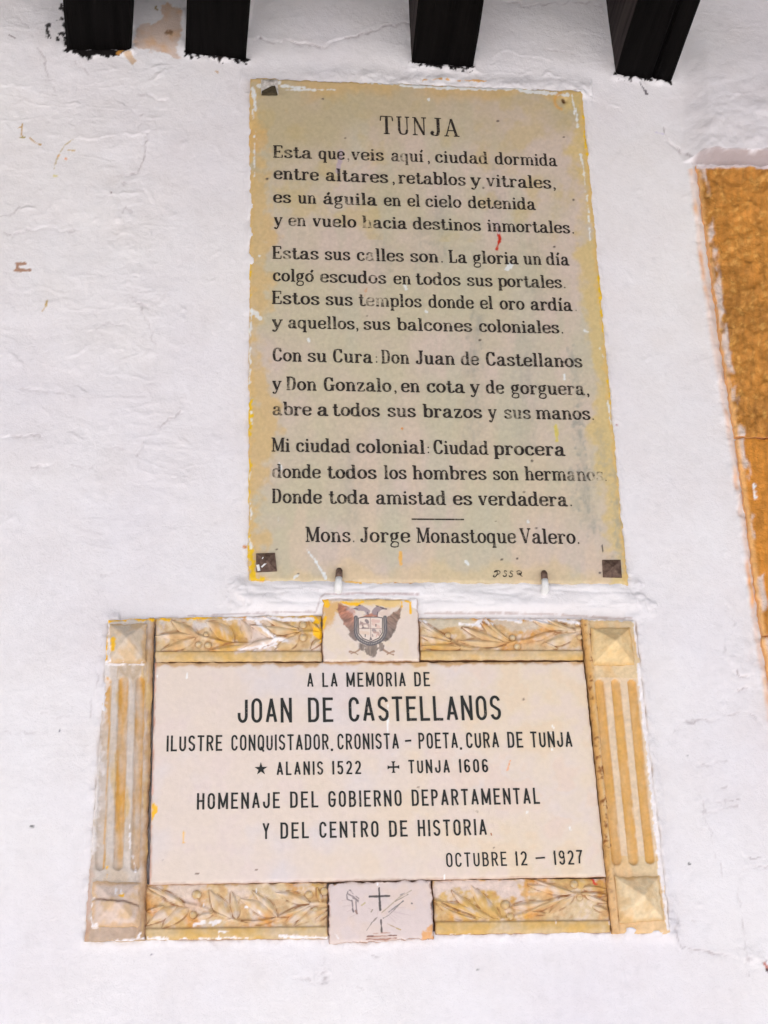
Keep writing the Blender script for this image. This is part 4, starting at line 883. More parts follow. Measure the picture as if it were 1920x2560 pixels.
# two iron hooks that carry the poem plaque
def hook(top, bot, label, w):
    r = empty('support_hook', P(bot[0], bot[1], 0), label, 'hook', 'iron hooks under the poem plaque')
    def tube(name, pts, rad, mat):
        V = []; F = []; n = 10
        for i, (p, rr) in enumerate(zip(pts, rad)):
            p = np.array(p); t = np.array(pts[min(i+1, len(pts)-1)])-np.array(pts[max(i-1, 0)]); t = t/np.linalg.norm(t)
            a = np.cross(t, [1, 0, 0]); a /= np.linalg.norm(a); b = np.cross(t, a)
            for j in range(n):
                an = 6.2832*j/n; V.append(p+(a*math.cos(an)+b*math.sin(an))*rr)
        for i in range(len(pts)-1):
            for j in range(n): F.append((i*n+j, i*n+(j+1) % n, (i+1)*n+(j+1) % n, (i+1)*n+j))
        F.append(tuple(range(n))[::-1]); F.append(tuple((len(pts)-1)*n+j for j in range(n)))
        return new_obj(name, mesh_np(name, local(np.array(V), r), F, True), r, mat)
    tp = P(top[0], top[1], DA+.006); mid = P((top[0]*.45+bot[0]*.55), (top[1]*.45+bot[1]*.55), DA+.008); bt = P(bot[0], bot[1], DA+.011)
    tube('hook_tip', [tp+np.array([0, .001, .004]), tp, tp*.25+mid*.75], [w*.7, w, w*1.05], M_RUST)
    tube('hook_shank', [tp*.27+mid*.73, mid*.6+bt*.4, bt, bt+np.array([0, .04, -.004])], [w*.98, w*1.08, w*1.2, w*1.2], M_WPAINT)
hook((848, 1427), (846, 1470), 'rusty hook with whitewashed shank below the line signed Mons. Jorge, by the white scratch', .0066)
hook((1360, 1433), (1364, 1472), 'rusty hook with whitewashed shank beside the small script letters', .0062)

# ------------------------------------------------------------------ memorial plaque
B = empty('memorial_plaque', P(950, 2350, 0), 'wide carved stone memorial with ochre laurel frame naming JOAN DE CASTELLANOS', 'plaque')
RB = .78
tG, tH, tI, tJ = TR(200, 1480, .3737), TR(1100, 1480, .3737), TR(200, 1900, .3737), TR(1100, 1900, .3737)
def marks(c, px, py, lst, colr, jit=3.0, soft=2.5, a=.95, seed=401):
    for (x0, y0, x1, y1, w) in lst:
        c = blend(c, stroke_m(px, py, [(x0, y0), (x1, y1)], w, soft, jit, seed)*a, colr, RB)
    return c
YEL = (252, 186, 24); WHT = (236, 232, 234)
B_YEL = [(272, 1549, 330, 1546, 9), (330, 1546, 390, 1549, 6), (264, 1590, 258, 1655, 13), (284, 1606, 284, 1626, 12), (262, 1560, 258, 1600, 12), (470, 1545, 520, 1542, 9), (520, 1542, 560, 1540, 6), (395, 1549, 440, 1548, 5), (780, 1542, 795, 1556, 12), (790, 1580, 804, 1592, 22), (800, 1540, 804, 1600, 8),
         (267, 2190, 268, 2170, 6), (306, 2240, 308, 2246, 7), (1640, 1640, 1644, 1700, 5), (1620, 1850, 1627, 1890, 6), (1648, 2085, 1652, 2115, 6), (1664, 2250, 1670, 2300, 7), (1640, 1960, 1645, 1990, 3)]
B_WHT = [(272, 1562, 272, 1600, 5), (273, 1600, 274, 1655, 4), (258, 1658, 270, 1656, 6), (262, 1662, 360, 1661, 3), (256, 1680, 250, 1740, 3), (1588, 1556, 1600, 1640, 11), (1597, 1660, 1606, 1740, 13), (1606, 1740, 1618, 1850, 13), (1620, 1850, 1634, 1990, 14), (1634, 1990, 1645, 2100, 15), (1646, 2100, 1655, 2190, 16), (1655, 2190, 1672, 2320, 9),
         (1400, 1545, 1580, 1549, 5), (620, 1545, 780, 1549, 9), (560, 1548, 620, 1546, 5), (640, 1552, 668, 1580, 8), (668, 1580, 690, 1596, 7), (690, 1596, 720, 1604, 6), (600, 1625, 660, 1612, 5), (640, 1624, 690, 1600, 4), (660, 1620, 690, 1610, 4), (655, 1606, 690, 1616, 3),
         (1075, 1538, 1180, 1538, 5), (1150, 1560, 1200, 1564, 6), (1180, 1566, 1205, 1550, 8), (1205, 1546, 1230, 1560, 4), (1230, 1542, 1300, 1551, 12), (1300, 1545, 1380, 1548, 9), (1380, 1545, 1440, 1557, 8), (1330, 1550, 1375, 1558, 4), (1050, 1550, 1066, 1556, 5), (1440, 1554, 1452, 1562, 6), (1218, 1556, 1232, 1560, 4),
         (486, 2312, 510, 2306, 7), (525, 2306, 550, 2302, 5), (530, 2312, 535, 2310, 8), (545, 2330, 572, 2331, 2.5), (546, 2331, 547, 2342, 4), (370, 2346, 420, 2348, 6), (230, 2295, 231, 2312, 4), (231, 2316, 243, 2316, 8), (232, 2260, 230, 2290, 3), (232, 2246, 240, 2249, 3), (616, 2267, 619, 2267, 7), (644, 2281, 646, 2281, 5), (640, 2222, 642, 2240, 4), (509, 2262, 510, 2268, 4),
         (323, 2350, 358, 2346, 5), (290, 2352, 320, 2350, 4), (344, 2345, 350, 2335, 7), (450, 2349, 620, 2346, 4), (700, 2342, 815, 2346, 6), (324, 2060, 325, 2120, 4), (330, 2130, 340, 2180, 2), (291, 2225, 292, 2240, 4), (303, 2220, 305, 2240, 3), (228, 2050, 228, 2120, 3), (1092, 2341, 1200, 2338, 3), (1388, 2302, 1389, 2310, 4), (1523, 2300, 1524, 2312, 3)]
B_BRN = [(387, 1560, 386, 1655, 3)]
def ochre_base(px, py, seed, amt=1.0, pale=0.0):
    c = np.ones(px.shape+(3,))*alb((210, 178, 130), RB)
    n1 = fbm(px, py, 46, seed, 4); n2 = fbm(px, py, 90, seed+3, 3); n3 = fbm(px, py, 18, seed+5, 4)
    c = blend(c, np.clip(n1*1.4-.08, 0, .85), (214, 152, 74), RB)
    c = blend(c, np.clip(-n2*1.2, 0, .8), (212, 192, 158), RB)
    c = blend(c, np.clip(n2-.1, 0, .6), (207, 168, 84), RB)
    c = blend(c, np.clip(n3*.9-.05+pale, 0, .85), (219, 202, 188), RB)
    c = blend(c, np.clip(-n3*.7-.2, 0, .5), (186, 138, 92), RB)
    return c
def finish(c, px, py):
    c = marks(c, px, py, B_YEL, YEL, 5, 3); c = marks(c, px, py, B_WHT, WHT, 2.6, 2.5, .9)
    c = marks(c, px, py, [(1482, 2194, 1486, 2210, 6), (1483, 2208, 1490, 2211, 5)], (205, 40, 40), 1, 2)
    return np.clip(c*(1+.05*fbm(px, py, 6, 409, 2))[..., None], 0, .92)

# --- central tablet with its inscription
QT = [(386.8, 1657), (1459.5, 1654.5), (1515, 2191.5), (373.5, 2211.5)]
DT = 0.011
def hT(px, py, u, v): return 0.0004*fbm(px, py, 240, 411, 3)+0.00012*fbm(px, py, 10, 412, 2)
def cT(px, py, u, v, hh):
    c = np.ones(px.shape+(3,))*alb((219, 205, 197), RB)
    n1 = fbm(px, py, 150, 421, 4); n2 = fbm(px, py, 60, 422, 4); r = sstep(.15, .95, u)
    c = blend(c, np.clip(.6+.6*n1, 0, .95)*(.25+.75*r)*.75, (222, 204, 174), RB)
    c = blend(c, np.clip(n2*.6-.05, 0, .35)*(.3+.7*r), (221, 205, 180), RB)
    c = blend(c, np.clip(-n2*.7-.1, 0, .4), (219, 202, 198), RB)
    c = blend(c, np.clip(-n1-.1, 0, .6)*(1-r), (213, 206, 208), RB)
    c = blend(c, np.clip(n1*n2*2, 0, .25)*r, (223, 194, 162), RB)
    nf = fbm(px, py, 20, 423, 3)
    c = blend(c, (1-sstep(0, 9, (v*540)+7*nf-2))*.75, (196, 152, 88), RB)
    c = blend(c, (1-sstep(0, 5, (1-v)*540+2*nf))*.45, (166, 126, 104), RB)
    c = blend(c, (1-sstep(0, 5, u*1090+3*nf))*.7, (205, 150, 130), RB)
    c = marks(c, px, py, [(386, 2012, 388, 2030, 10), (382, 2030, 379, 2060, 7)], YEL, 4)
    c = marks(c, px, py, [(460, 2080, 459, 2107, 3.5)], (248, 190, 80), 1)
    c = marks(c, px, py, [(1275, 1902, 1268, 1926, 5)], (240, 165, 105), 2)
    c = marks(c, px, py, [(467, 1682, 467, 1694, 3), (392, 1690, 393, 1694, 3), (969, 1760, 970, 1830, 3), (968, 1830, 968, 1842, 4), (1380, 1814, 1384, 1819, 5), (1376, 1832, 1378, 1834, 3), (1379, 1872, 1381, 1876, 3), (1318, 2030, 1319, 2034, 4), (1424, 2069, 1427, 2074, 4), (1110, 2188, 1111, 2200, 4)], (244, 242, 240), 1.5, 2)
    c = marks(c, px, py, [(1308, 1748, 1310, 1750, 4), (492, 2184, 496, 2185, 5), (640, 2174, 642, 2174, 4), (1192, 2028, 1193, 2029, 4), (1234, 2119, 1235, 2119, 3), (1045, 1968, 1047, 1969, 3), (405, 2148, 406, 2149, 3)], (120, 95, 80), 1, 2)
    return np.clip(c, 0, .92)
tab = relief('tablet', QT, DT, 0.0024, hT, cT, B, M_MARBLE, jit=0.0005, seed=431, skirt=(172, 136, 108))
LB = DT+0.0006
c1, c2, c3, c4 = TR(380, 1660, .36166), TR(900, 1660, .36166), TR(380, 1920, .36166), TR(900, 1920, .36166)
def X1(v): return 380+v*.36166
def X2(v): return 900+v*.36166
def gline(words, base, cap, thick=.125, label=None, track=.19):
    text_line(words, 'gothic', cap, base, LB, tab, M_INK_B, thick, track=track, label=label)
gline([('A', X1(1073), X1(1116)), ('LA', X1(1178), X1(1283)), ('MEMORIA', X1(1345), X2(317)), ('DE', X2(377), X2(485))], ((X1(1073), 1718), (X2(485), 1716)), 36, .13, 'carved line A LA MEMORIA DE')
gline([('JOAN', X1(592), X1(968)), ('DE', X1(1080), X1(1254)), ('CASTELLANOS', X1(1362), X2(978))], ((X1(592), 1808), (X2(978), 1800)), 62, .12, 'large carved line JOAN DE CASTELLANOS', .15)
gline([('ILUSTRE', X1(100), X1(485)), ('CONQUISTADOR', X1(548), X1(1222)), (',', X1(1236), X1(1248)), ('CRONISTA', X1(1283), X2(270)), ('-', X2(305), X2(366)), ('POETA', X2(407), X2(678)), (',', X2(690), X2(702)), ('CURA', X2(737), X2(963)), ('DE', X2(1023), X2(1130)), ('TUNJA', X2(1183), X2(1470))], ((X1(100), 1879), (X2(1470), 1868)), 40, .13, 'carved line ILUSTRE CONQUISTADOR', .15)
gline([('ALANIS', X1(862), X1(1184)), ('1522', X1(1246), X1(1446)), ('TUNJA', X2(337), X2(622)), ('1606', X2(687), X2(888))], ((X1(862), 1938.5), (X2(888), 1931)), 34, .135, 'carved line of birth and death years', .2)
gline([('HOMENAJE', X1(310), X1(884)), ('DEL', X1(955), X1(1150)), ('GOBIERNO', X1(1220), X2(290)), ('DEPARTAMENTAL', X2(360), X2(1245))], ((X1(310), 2024), (X2(1245), 2010)), 41, .13, 'carved line HOMENAJE DEL GOBIERNO DEPARTAMENTAL', .19)
gline([('Y', X1(765), X1(812)), ('DEL', X1(888), X1(1085)), ('CENTRO', X1(1158), X2(130)), ('DE', X2(203), X2(330)), ('HISTORIA', X2(402), X2(878))], ((X1(765), 2098), (X2(878), 2088)), 41, .13, 'carved line Y DEL CENTRO DE HISTORIA', .19)
gline([('OCTUBRE', X2(598), X2(1017)), ('12', X2(1077), X2(1158)), ('-', X2(1205), X2(1295)), ('1927', X2(1343), X2(1543))], ((X2(598), 2168), (X2(1543), 2161)), 36, .12, 'carved date line OCTUBRE 12 - 1927', .2)
# star, cross and the unpainted full stop
def flat_poly(name, polys, depth, parent, mat, label=None):
    V = []; F = []
    for k, pts in enumerate(polys):
        o = len(V); V += [P(a, b, depth)+np.array([0, -.0003-.00003*k, 0]) for a, b in pts]; F.append(tuple(range(o, o+len(pts))))
    V = np.array(V); F2 = []
    for f in F:
        n = np.zeros(3)
        for i in range(len(f)): n += np.cross(V[f[i]]-V[f[0]], V[f[(i+1) % len(f)]]-V[f[0]])
        F2.append(f if n[1] < 0 else f[::-1])
    o = new_obj(name, mesh_np(name, local(V, parent), F2, False, np.zeros((len(V), 3))), parent, mat)
    if label: o['label'] = label
    return o
sc_ = c1((753, 726))[0]; star = []
for i in range(10):
    r_ = 17.2 if i % 2 == 0 else 6.4; an = math.radians(-91+36*i); star.append((sc_[0]+r_*math.cos(an), sc_[1]+r_*math.sin(an)))
flat_poly('star_mark', [star], LB, tab, M_INK_B, 'carved five-pointed star before ALANIS')
cc = c2((231, 713))[0]; cx, cyy = cc; a_ = 14.5
def arm(ang):
    out = []
    for (r_, s_) in ((1.5, -2.0), (10, -2.2), (a_, -5.2), (a_, 5.2), (10, 2.2), (1.5, 2.0)):
        out.append((cx+r_*math.cos(ang)-s_*math.sin(ang), cyy+r_*math.sin(ang)+s_*math.cos(ang)))
    return out
flat_poly('cross_mark', [arm(math.radians(-2+90*i)) for i in range(4)]+[[(cx-2.4, cyy-2.4), (cx+2.4, cyy-2.4), (cx+2.4, cyy+2.4), (cx-2.4, cyy+2.4)]], LB, tab, M_INK_B, 'carved cross before TUNJA 1606')
M_DOT = mat_ink('rusty_letter_paint', (0.45, 0.2, 0.1), 0.0)
flat_strokes('full_stop', [(c4((903, 459), (911, 457)), 6)], LB, tab, M_DOT, 'rust-coloured full stop after HISTORIA')

# --- fluted pilasters with pyramid bosses
def flute_h(px, py, fl):
    out = np.zeros_like(px)
    for (xa0, xa1, yt, xb0, xb1, yb) in fl:
        t = (py-yt)/(yb-yt)
        l = xa0+(xb0-xa0)*t; r = xa1+(xb1-xa1)*t; c = (l+r)/2; w = (r-l)/2
        yy = np.clip(py, yt+w, yb-w); d = np.hypot(px-c, py-yy)/w
        out = np.maximum(out, np.sqrt(np.clip(1-d*d, 0, 1)))
    return out
FL_L = [(256, 281, 1692, 237, 263, 2176), (296, 323, 1690, 282, 308, 2176), (339, 364, 1691, 326, 350, 2176)]
FL_R = [(1485, 1510, 1697, 1530, 1555, 2163), (1526, 1549, 1697, 1572, 1598, 2163), (1567, 1590, 1697, 1614, 1639, 2160)]
def pil_h(fl, side):
    def f(px, py, u, v):
        e = (1-u) if side == 'L' else u
        hh = -0.0075*flute_h(px, py, fl)
        hh += 0.003*(1-sstep(.10, .15, e))*sstep(-.01, .02, e)   # raised inner fillet
        hh -= 0.0022*np.exp(-((e-.165)/.022)**2)
        return hh+0.0007*fbm(px, py, 30, 441, 4)
    return f
def pil_c(fl, side):
    def f(px, py, u, v, hh):
        e = (1-u) if side == 'L' else u
        n1 = fbm(px, py*.6, 50, 451, 4); n2 = fbm(px, py*.25, 22, 452, 4); nf = fbm(px, py, 16, 453, 3)
        if side == 'L':
            c = np.ones(px.shape+(3,))*alb((203, 192, 182), RB)
            c = blend(c, np.clip(n1*.8, 0, .6), (196, 176, 152), RB)
            fm = sstep(.25, .6, flute_h(px, py, fl)+.15*nf)
            top = 1-sstep(.2, .42, v+.06*n1)
            lf = px < (275-(py-1690)*.04)
            am = np.where(lf, top*.9, .55+.5*n2)
            c = blend(c, fm*np.clip(am, 0, 1), (206, 158, 82), RB)
            c = blend(c, (1-sstep(.02, .17, e+.03*nf))*.85, (172, 132, 88), RB)
            c = blend(c, (1-sstep(.0, .03, e))*.6, (130, 92, 66), RB)
            c = blend(c, (1-sstep(0, .07, np.abs(v-.155+.05*n2)))*.5*(u > .25), (176, 146, 100), RB)
            c = blend(c, sstep(.93, .97, v)*.6, (172, 142, 116), RB)
            c = blend(c, (1-sstep(.03, .10, u+.04*nf))*sstep(.7, .9, v)*.6, (190, 150, 132), RB)
            c = blend(c, np.clip(n2-.25, 0, .7)*(1-fm), (205, 172, 112), RB)
            c = blend(c, (1-sstep(.0, .09, u+.08*nf-.02))*(v > .1)*(v < .75)*.7, (226, 221, 220), RB)
        else:
            c = np.ones(px.shape+(3,))*alb((217, 194, 156), RB)
            c = blend(c, np.clip(n1*.9, 0, .7), (218, 176, 116), RB)
            fm = sstep(.2, .55, flute_h(px, py, fl)+.12*nf)
            rid = (v > .2)*(v < .77)
            c = blend(c, rid*(1-fm)*(e > .2)*.75, (222, 199, 172), RB)
            c = blend(c, fm*(.85+.3*n2), (214, 168, 100), RB)
            c = blend(c, fm*np.clip(n2-.1, 0, .6), (219, 176, 104), RB)
            c = blend(c, (1-sstep(.03, .17, e+.03*nf))*.8, (205, 152, 74), RB)
            c = blend(c, (1-sstep(.0, .03, e))*.6, (150, 105, 66), RB)
            c = blend(c, np.clip(fbm(px, py, 9, 455, 3)-.32, 0, 1)*1.6*(e < .16), (140, 88, 44), RB)
            c = blend(c, sstep(.78, .86, v+.05*n1)*.55, (222, 186, 142), RB)
        return finish(c, px, py)
    return f
QPL = [(271, 1550), (386, 1543), (361, 2351), (211, 2351)]
QPR = [(1454, 1547), (1588, 1551), (1676, 2334), (1531, 2332)]
DP = 0.013
M_CARVE_V = M_CARVED
pl = relief('fluted_pilaster', QPL, DP, 0.0020, pil_h(FL_L, 'L'), pil_c(FL_L, 'L'), B, M_CARVED, jit=0.0012, seed=461, skirt=(190, 165, 135))
pl['label'] = 'pale fluted side strip with ochre only in the grooves'
pr = relief('fluted_pilaster', QPR, DP, 0.0020, pil_h(FL_R, 'R'), pil_c(FL_R, 'R'), B, M_CARVED, jit=0.0010, seed=462, skirt=(205, 165, 110))
pr['label'] = 'ochre fluted side strip with a white painted outer edge'
def boss(quad, par, tone, ref, seed, crack=None, hgt=.030, lab=None):
    def hf(px, py, u, v):
        k = np.minimum(np.minimum(u, 1-u), np.minimum(v, 1-v))*2
        hh = .004+hgt*k+.0005*fbm(px, py, 18, seed, 3)
        if crack:
            d, sg = d_line(px, py+2*fbm(px, py, 20, seed+4, 3), crack)
            below = py > np.interp(px, [p[0] for p in crack], [p[1] for p in crack])
            hh = np.where(below, hh, hh*.72+.001)-.004*np.exp(-(d/2.6)**2)
        return hh
    def cf(px, py, u, v, hh):
        n1 = fbm(px, py, 34, seed+1, 4)
        c = np.ones(px.shape+(3,))*alb(tone, RB)
        c = blend(c, np.clip(n1*.8, 0, .6), (206, 172, 122), RB)
        c = blend(c, np.clip(-n1*.9, 0, .6), ref, RB)
        e = np.minimum(np.minimum(u, 1-u), np.minimum(v, 1-v))
        c = blend(c, (1-sstep(.0, .09, e+.06*n1))*.5, (205, 160, 90), RB)
        if crack:
            d, sg = d_line(px, py+2*fbm(px, py, 20, seed+4, 3), crack); c = blend(c, np.exp(-(d/2.6)**2)*.8, (140, 105, 85), RB)
        return finish(c, px, py)
    o = relief('pyramid_boss', quad, DP, .0022, hf, cf, par, M_CARVED, jit=.0015, seed=seed, skirt=(195, 160, 105))
    if lab: o['label'] = lab
boss([(273, 1561), (367, 1561), (363, 1658), (270, 1658)], pl, (205, 190, 172), (200, 184, 160), 471)
boss([(1476, 1571), (1577, 1569), (1585, 1662), (1480, 1665)], pr, (226, 200, 152), (218, 180, 124), 472)
boss([(233, 2205), (352, 2205), (349, 2318), (230, 2319)], pl, (208, 188, 174), (214, 196, 184), 473, crack=tI((80, 937), (140, 938), (215, 952), (260, 962), (300, 954), (340, 966), (410, 982)), lab='pyramid boss with a crack right across')
boss([(1536, 2194), (1647, 2190), (1660, 2302), (1547, 2308)], pr, (226, 206, 170), (222, 188, 142), 474)

# --- laurel friezes
def leaf(par, base, tip, w, bend, fy, cfun, depth, hgt=.0055, nm='laurel_leaf', seed=1):
    """carved leaf from stem to point, photo px; bend = sideways bow in px"""
    b = np.array(base, float); t = np.array(tip, float); ax = t-b; L = np.hypot(*ax); n = np.array([-ax[1], ax[0]])/L
    NU, NV = 11, 7; V = []; cols = []
    p3b = None
    for i in range(NU):
        s = i/(NU-1); c = b+ax*s+n*bend*math.sin(math.pi*s)
        ww = w*.5*(math.sin(math.pi*min(1, s**.8*.97+.03))**.85*.96+.04)
        for j in range(NV):
            q = (j/(NV-1)-.5)*2
            px, py = c+n*ww*q
            prof = (1-abs(q)**2.2)*.55+.45*(1-abs(q))          # domed with a keel
            z = hgt*prof*(.35+.65*math.sin(math.pi*min(1, .12+s*.88)))*1.0 + hgt*.22*math.exp(-(q/.14)**2)*(1-s*.6)-(.0008 if abs(q) > .99 else 0)
            p = P(px, py, depth); p[1] -= z; V.append(p)
    V = np.array(V); px, py = PX(V)
    cols = cfun(px, py)
    me = mesh_np(nm, local(V, par), grid_faces(NV, NU), True, cols)
    o = new_obj(nm, me, par, M_CARVED)
    fix_normals(me)
    return o
def fix_normals(me):
    n = np.zeros(len(me.polygons)*3, np.float32); me.polygons.foreach_get('normal', n)
    if n.reshape(-1, 3)[:, 1].mean() > 0: me.flip_normals()
def berry(par, c, r, depth, cfun):
    ce = P(c[0], c[1], depth); R_ = r*DIST/FPX*1.12; V = []; F = []
    NR, NS = 5, 12
    for i in range(NR):
        a = math.radians(90*i/(NR-1))
        for j in range(NS):
            an = 6.2832*j/NS
            V.append(ce+np.array([R_*math.sin(a)*math.cos(an), -R_*.8*math.cos(a)+.0003, R_*math.sin(a)*math.sin(an)]))
    for i in range(NR-1):
        for j in range(NS):
            F.append((i*NS+j, i*NS+(j+1) % NS, (i+1)*NS+(j+1) % NS, (i+1)*NS+j))
    V = np.array(V); px, py = PX(V)
    me = mesh_np('berry', local(V, par), np.array(F), True, cfun(px, py)); fix_normals(me)
    return new_obj('berry', me, par, M_CARVED)
DF = 0.0075
def frieze(quad, bandpts, tr, s, leaves, berries, stems, seed, pale, lab):
    def band_y(px): return np.interp(px, [bandpts[0][0], bandpts[1][0]], [bandpts[0][1], bandpts[1][1]])
    stem_px = [cat(tr(*st)) for st in stems]
    def hf(px, py, u, v):
        k = sstep(-1.5, 1.5, py-band_y(px))
        hh = 0.0045*k+0.0008*fbm(px, py, 24, seed, 4)*(1-k)
        t = np.clip((py-band_y(px))/np.maximum(quad[3][1]-band_y(px), 1), 0, 1)
        hh += k*(.0012*np.sin(t*3.14)-.001*t)
        m = np.zeros_like(px)
        for st in stem_px: m = np.maximum(m, np.exp(-(d_line(px, py, st)[0]/4.5)**2))
        return hh+.0042*m*(1-k)
    def colf(px, py, leafy=0.0):
        c = ochre_base(px, py, seed+20, pale=pale+leafy)
        return c
    def cf(px, py, u, v, hh):
        c = colf(px, py)
        k = sstep(-2, 2, py-band_y(px)); n = fbm(px*.5, py, 40, seed+31, 4)
        c = blend(c, k*.75, (204, 180, 138), RB); c = blend(c, k*np.clip(n*.9-.05, 0, .8), (208, 168, 92), RB)
        c = blend(c, k*np.clip(-n-.1, 0, .7), (205, 182, 156), RB)
        c = blend(c, np.exp(-((py-band_y(px))/2.2)**2)*.45, (150, 112, 72), RB)
        e = np.minimum(u, 1-u); c = blend(c, (1-sstep(0, .008, e))*.7, (140, 95, 65), RB)
        dd = np.full(px.shape, 1e9)
        for st in stem_px: dd = np.minimum(dd, np.abs(d_line(px, py, st)[0]-6.5))
        c = blend(c, np.exp(-(dd/1.6)**2)*.35*(1-k), (160, 112, 70), RB)
        for pp, cc, a in FRI_PATCH.get(seed, []): c = blend(c, poly_m(px, py, tr(*pp), 5, 8, 20, seed+44)*a, cc, RB)
        for lf in leaves:                     # darker line along the carved outlines
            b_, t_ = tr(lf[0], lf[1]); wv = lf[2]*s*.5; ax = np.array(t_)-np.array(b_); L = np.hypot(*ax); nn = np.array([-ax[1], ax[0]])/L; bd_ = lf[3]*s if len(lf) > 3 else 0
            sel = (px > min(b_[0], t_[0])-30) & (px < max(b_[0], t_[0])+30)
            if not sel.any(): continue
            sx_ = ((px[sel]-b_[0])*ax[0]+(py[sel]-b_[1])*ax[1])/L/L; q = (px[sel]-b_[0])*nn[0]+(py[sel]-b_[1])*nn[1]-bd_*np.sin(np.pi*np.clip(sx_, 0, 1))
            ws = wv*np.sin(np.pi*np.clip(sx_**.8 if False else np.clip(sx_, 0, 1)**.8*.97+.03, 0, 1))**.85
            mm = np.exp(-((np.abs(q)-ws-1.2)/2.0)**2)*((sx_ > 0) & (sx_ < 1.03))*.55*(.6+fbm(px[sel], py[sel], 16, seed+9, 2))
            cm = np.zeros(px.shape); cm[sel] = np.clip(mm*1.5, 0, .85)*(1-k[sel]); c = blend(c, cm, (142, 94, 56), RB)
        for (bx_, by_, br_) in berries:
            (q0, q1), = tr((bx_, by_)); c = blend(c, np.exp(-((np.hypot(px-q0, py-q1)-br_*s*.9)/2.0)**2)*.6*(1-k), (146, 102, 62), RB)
        return finish(c, px, py)
    fr = relief('laurel_frieze', quad, DF, .0021, hf, cf, B, M_CARVED, jit=.0009, seed=seed, skirt=(165, 125, 88)); fr['label'] = lab
    def lc(px, py):
        c = colf(px, py, .10)
        for pp, cc, a in FRI_PATCH.get(seed, []): c = blend(c, poly_m(px, py, tr(*pp), 5, 8, 20, seed+44)*a*.75, cc, RB)
        return finish(c, px, py)
    def lb(px, py):
        c = np.ones(px.shape+(3,))*alb((205, 176, 130), RB); c = blend(c, np.clip(fbm(px, py, 9, 577, 3), 0, .8), (214, 198, 168), RB); return finish(c, px, py)
    for k, lf in enumerate(leaves):
        b_, t_ = tr(lf[0], lf[1]); leaf(fr, b_, t_, lf[2]*s, (lf[3] if len(lf) > 3 else 0)*s, 0, lc, DF, .0054)
    for (cx, cy, r) in berries: berry(fr, tr((cx, cy))[0], r*s*.8, DF, lb)
t5 = TR(380, 1520, .2652); t6 = TR(1040, 1520, .2652); t7 = TR(340, 2180, .3014); t8 = TR(1060, 2180, .3014)
PINK = (214, 190, 178); GREYP = (209, 202, 200)
FRI_PATCH = {
 501: [([(400, 130), (520, 120), (540, 190), (400, 200)], GREYP, .8), ([(90, 110), (140, 110), (135, 220), (80, 230)], GREYP, .7), ([(800, 90), (1000, 200), (1160, 290), (1120, 410), (800, 420), (900, 320)], (222, 206, 200), .75), ([(900, 90), (1150, 90), (1050, 170), (930, 180)], (216, 196, 180), .6)],
 502: [([(90, 90), (420, 90), (620, 130), (600, 180), (320, 200), (150, 190)], (205, 194, 172), .85), ([(700, 110), (1120, 120), (1180, 200), (1080, 240), (860, 180)], (207, 193, 175), .8)],
 503: [([(140, 110), (560, 110), (540, 200), (420, 250), (300, 200)], (217, 198, 186), .8), ([(760, 110), (940, 110), (930, 230), (860, 250)], (221, 202, 190), .7), ([(380, 240), (560, 250), (480, 400), (440, 330)], (212, 188, 176), .6)],
 504: [([(80, 70), (800, 60), (830, 240), (700, 230), (420, 130), (250, 140), (80, 220)], (219, 200, 190), .95)],
}
frieze([(388, 1544), (803, 1538), (806, 1654), (388, 1656)], [(388, 1630), (804, 1629)], t5, .2652,
       [((440, 265), (185, 120), 110, -10), ((400, 265), (30, 270), 75, 8), ((405, 285), (90, 400), 95, -10), ((770, 325), (515, 130), 150, 20), ((900, 350), (540, 405), 90, -10), ((930, 300), (830, 105), 100, 10),
        ((1150, 285), (930, 170), 90, 30), ((1150, 300), (800, 408), 80, 10), ((1390, 220), (1050, 180), 100, -14), ((1380, 250), (1165, 395), 120, -16), ((1380, 205), (1050, 80), 66, -16), ((1590, 225), (1480, 110), 60, -8), ((1600, 300), (1500, 390), 60, 10)],
       [(440, 345, 34), (530, 352, 37), (510, 250, 26), (1425, 160, 40), (1425, 278, 42)],
       [[(1600, 232), (1390, 240), (1150, 295), (900, 345), (620, 315), (420, 262)]], 501, .0, 'upper laurel strip smeared with white and yellow paint')
frieze([(1048, 1546), (1452, 1547), (1458, 1651), (1051, 1651)], [(1048, 1628), (1458, 1627)], t6, .2652,
       [((330, 315), (35, 115), 70, -20), ((300, 300), (40, 180), 56, -6), ((330, 330), (40, 262), 56, -8), ((420, 380), (50, 365), 76, 6), ((860, 335), (400, 312), 80, -8), ((850, 340), (440, 185), 84, -6), ((880, 325), (610, 135), 84, -10), ((875, 305), (650, 90), 62, -24),
        ((1060, 305), (1310, 228), 52, 8), ((1510, 240), (1180, 350), 110, -8), ((1500, 225), (1085, 108), 76, -14), ((1490, 222), (1230, 105), 70, -12), ((1200, 330), (1330, 385), 50, 0)],
       [(300, 258, 32), (290, 368, 32), (910, 282, 34), (955, 365, 37), (1525, 145, 34), (1545, 275, 30)],
       [[(330, 310), (420, 372), (700, 398), (880, 335), (1060, 305), (1300, 232), (1560, 200)]], 502, -.06, 'upper laurel strip with olive ochre tone beside the right boss')
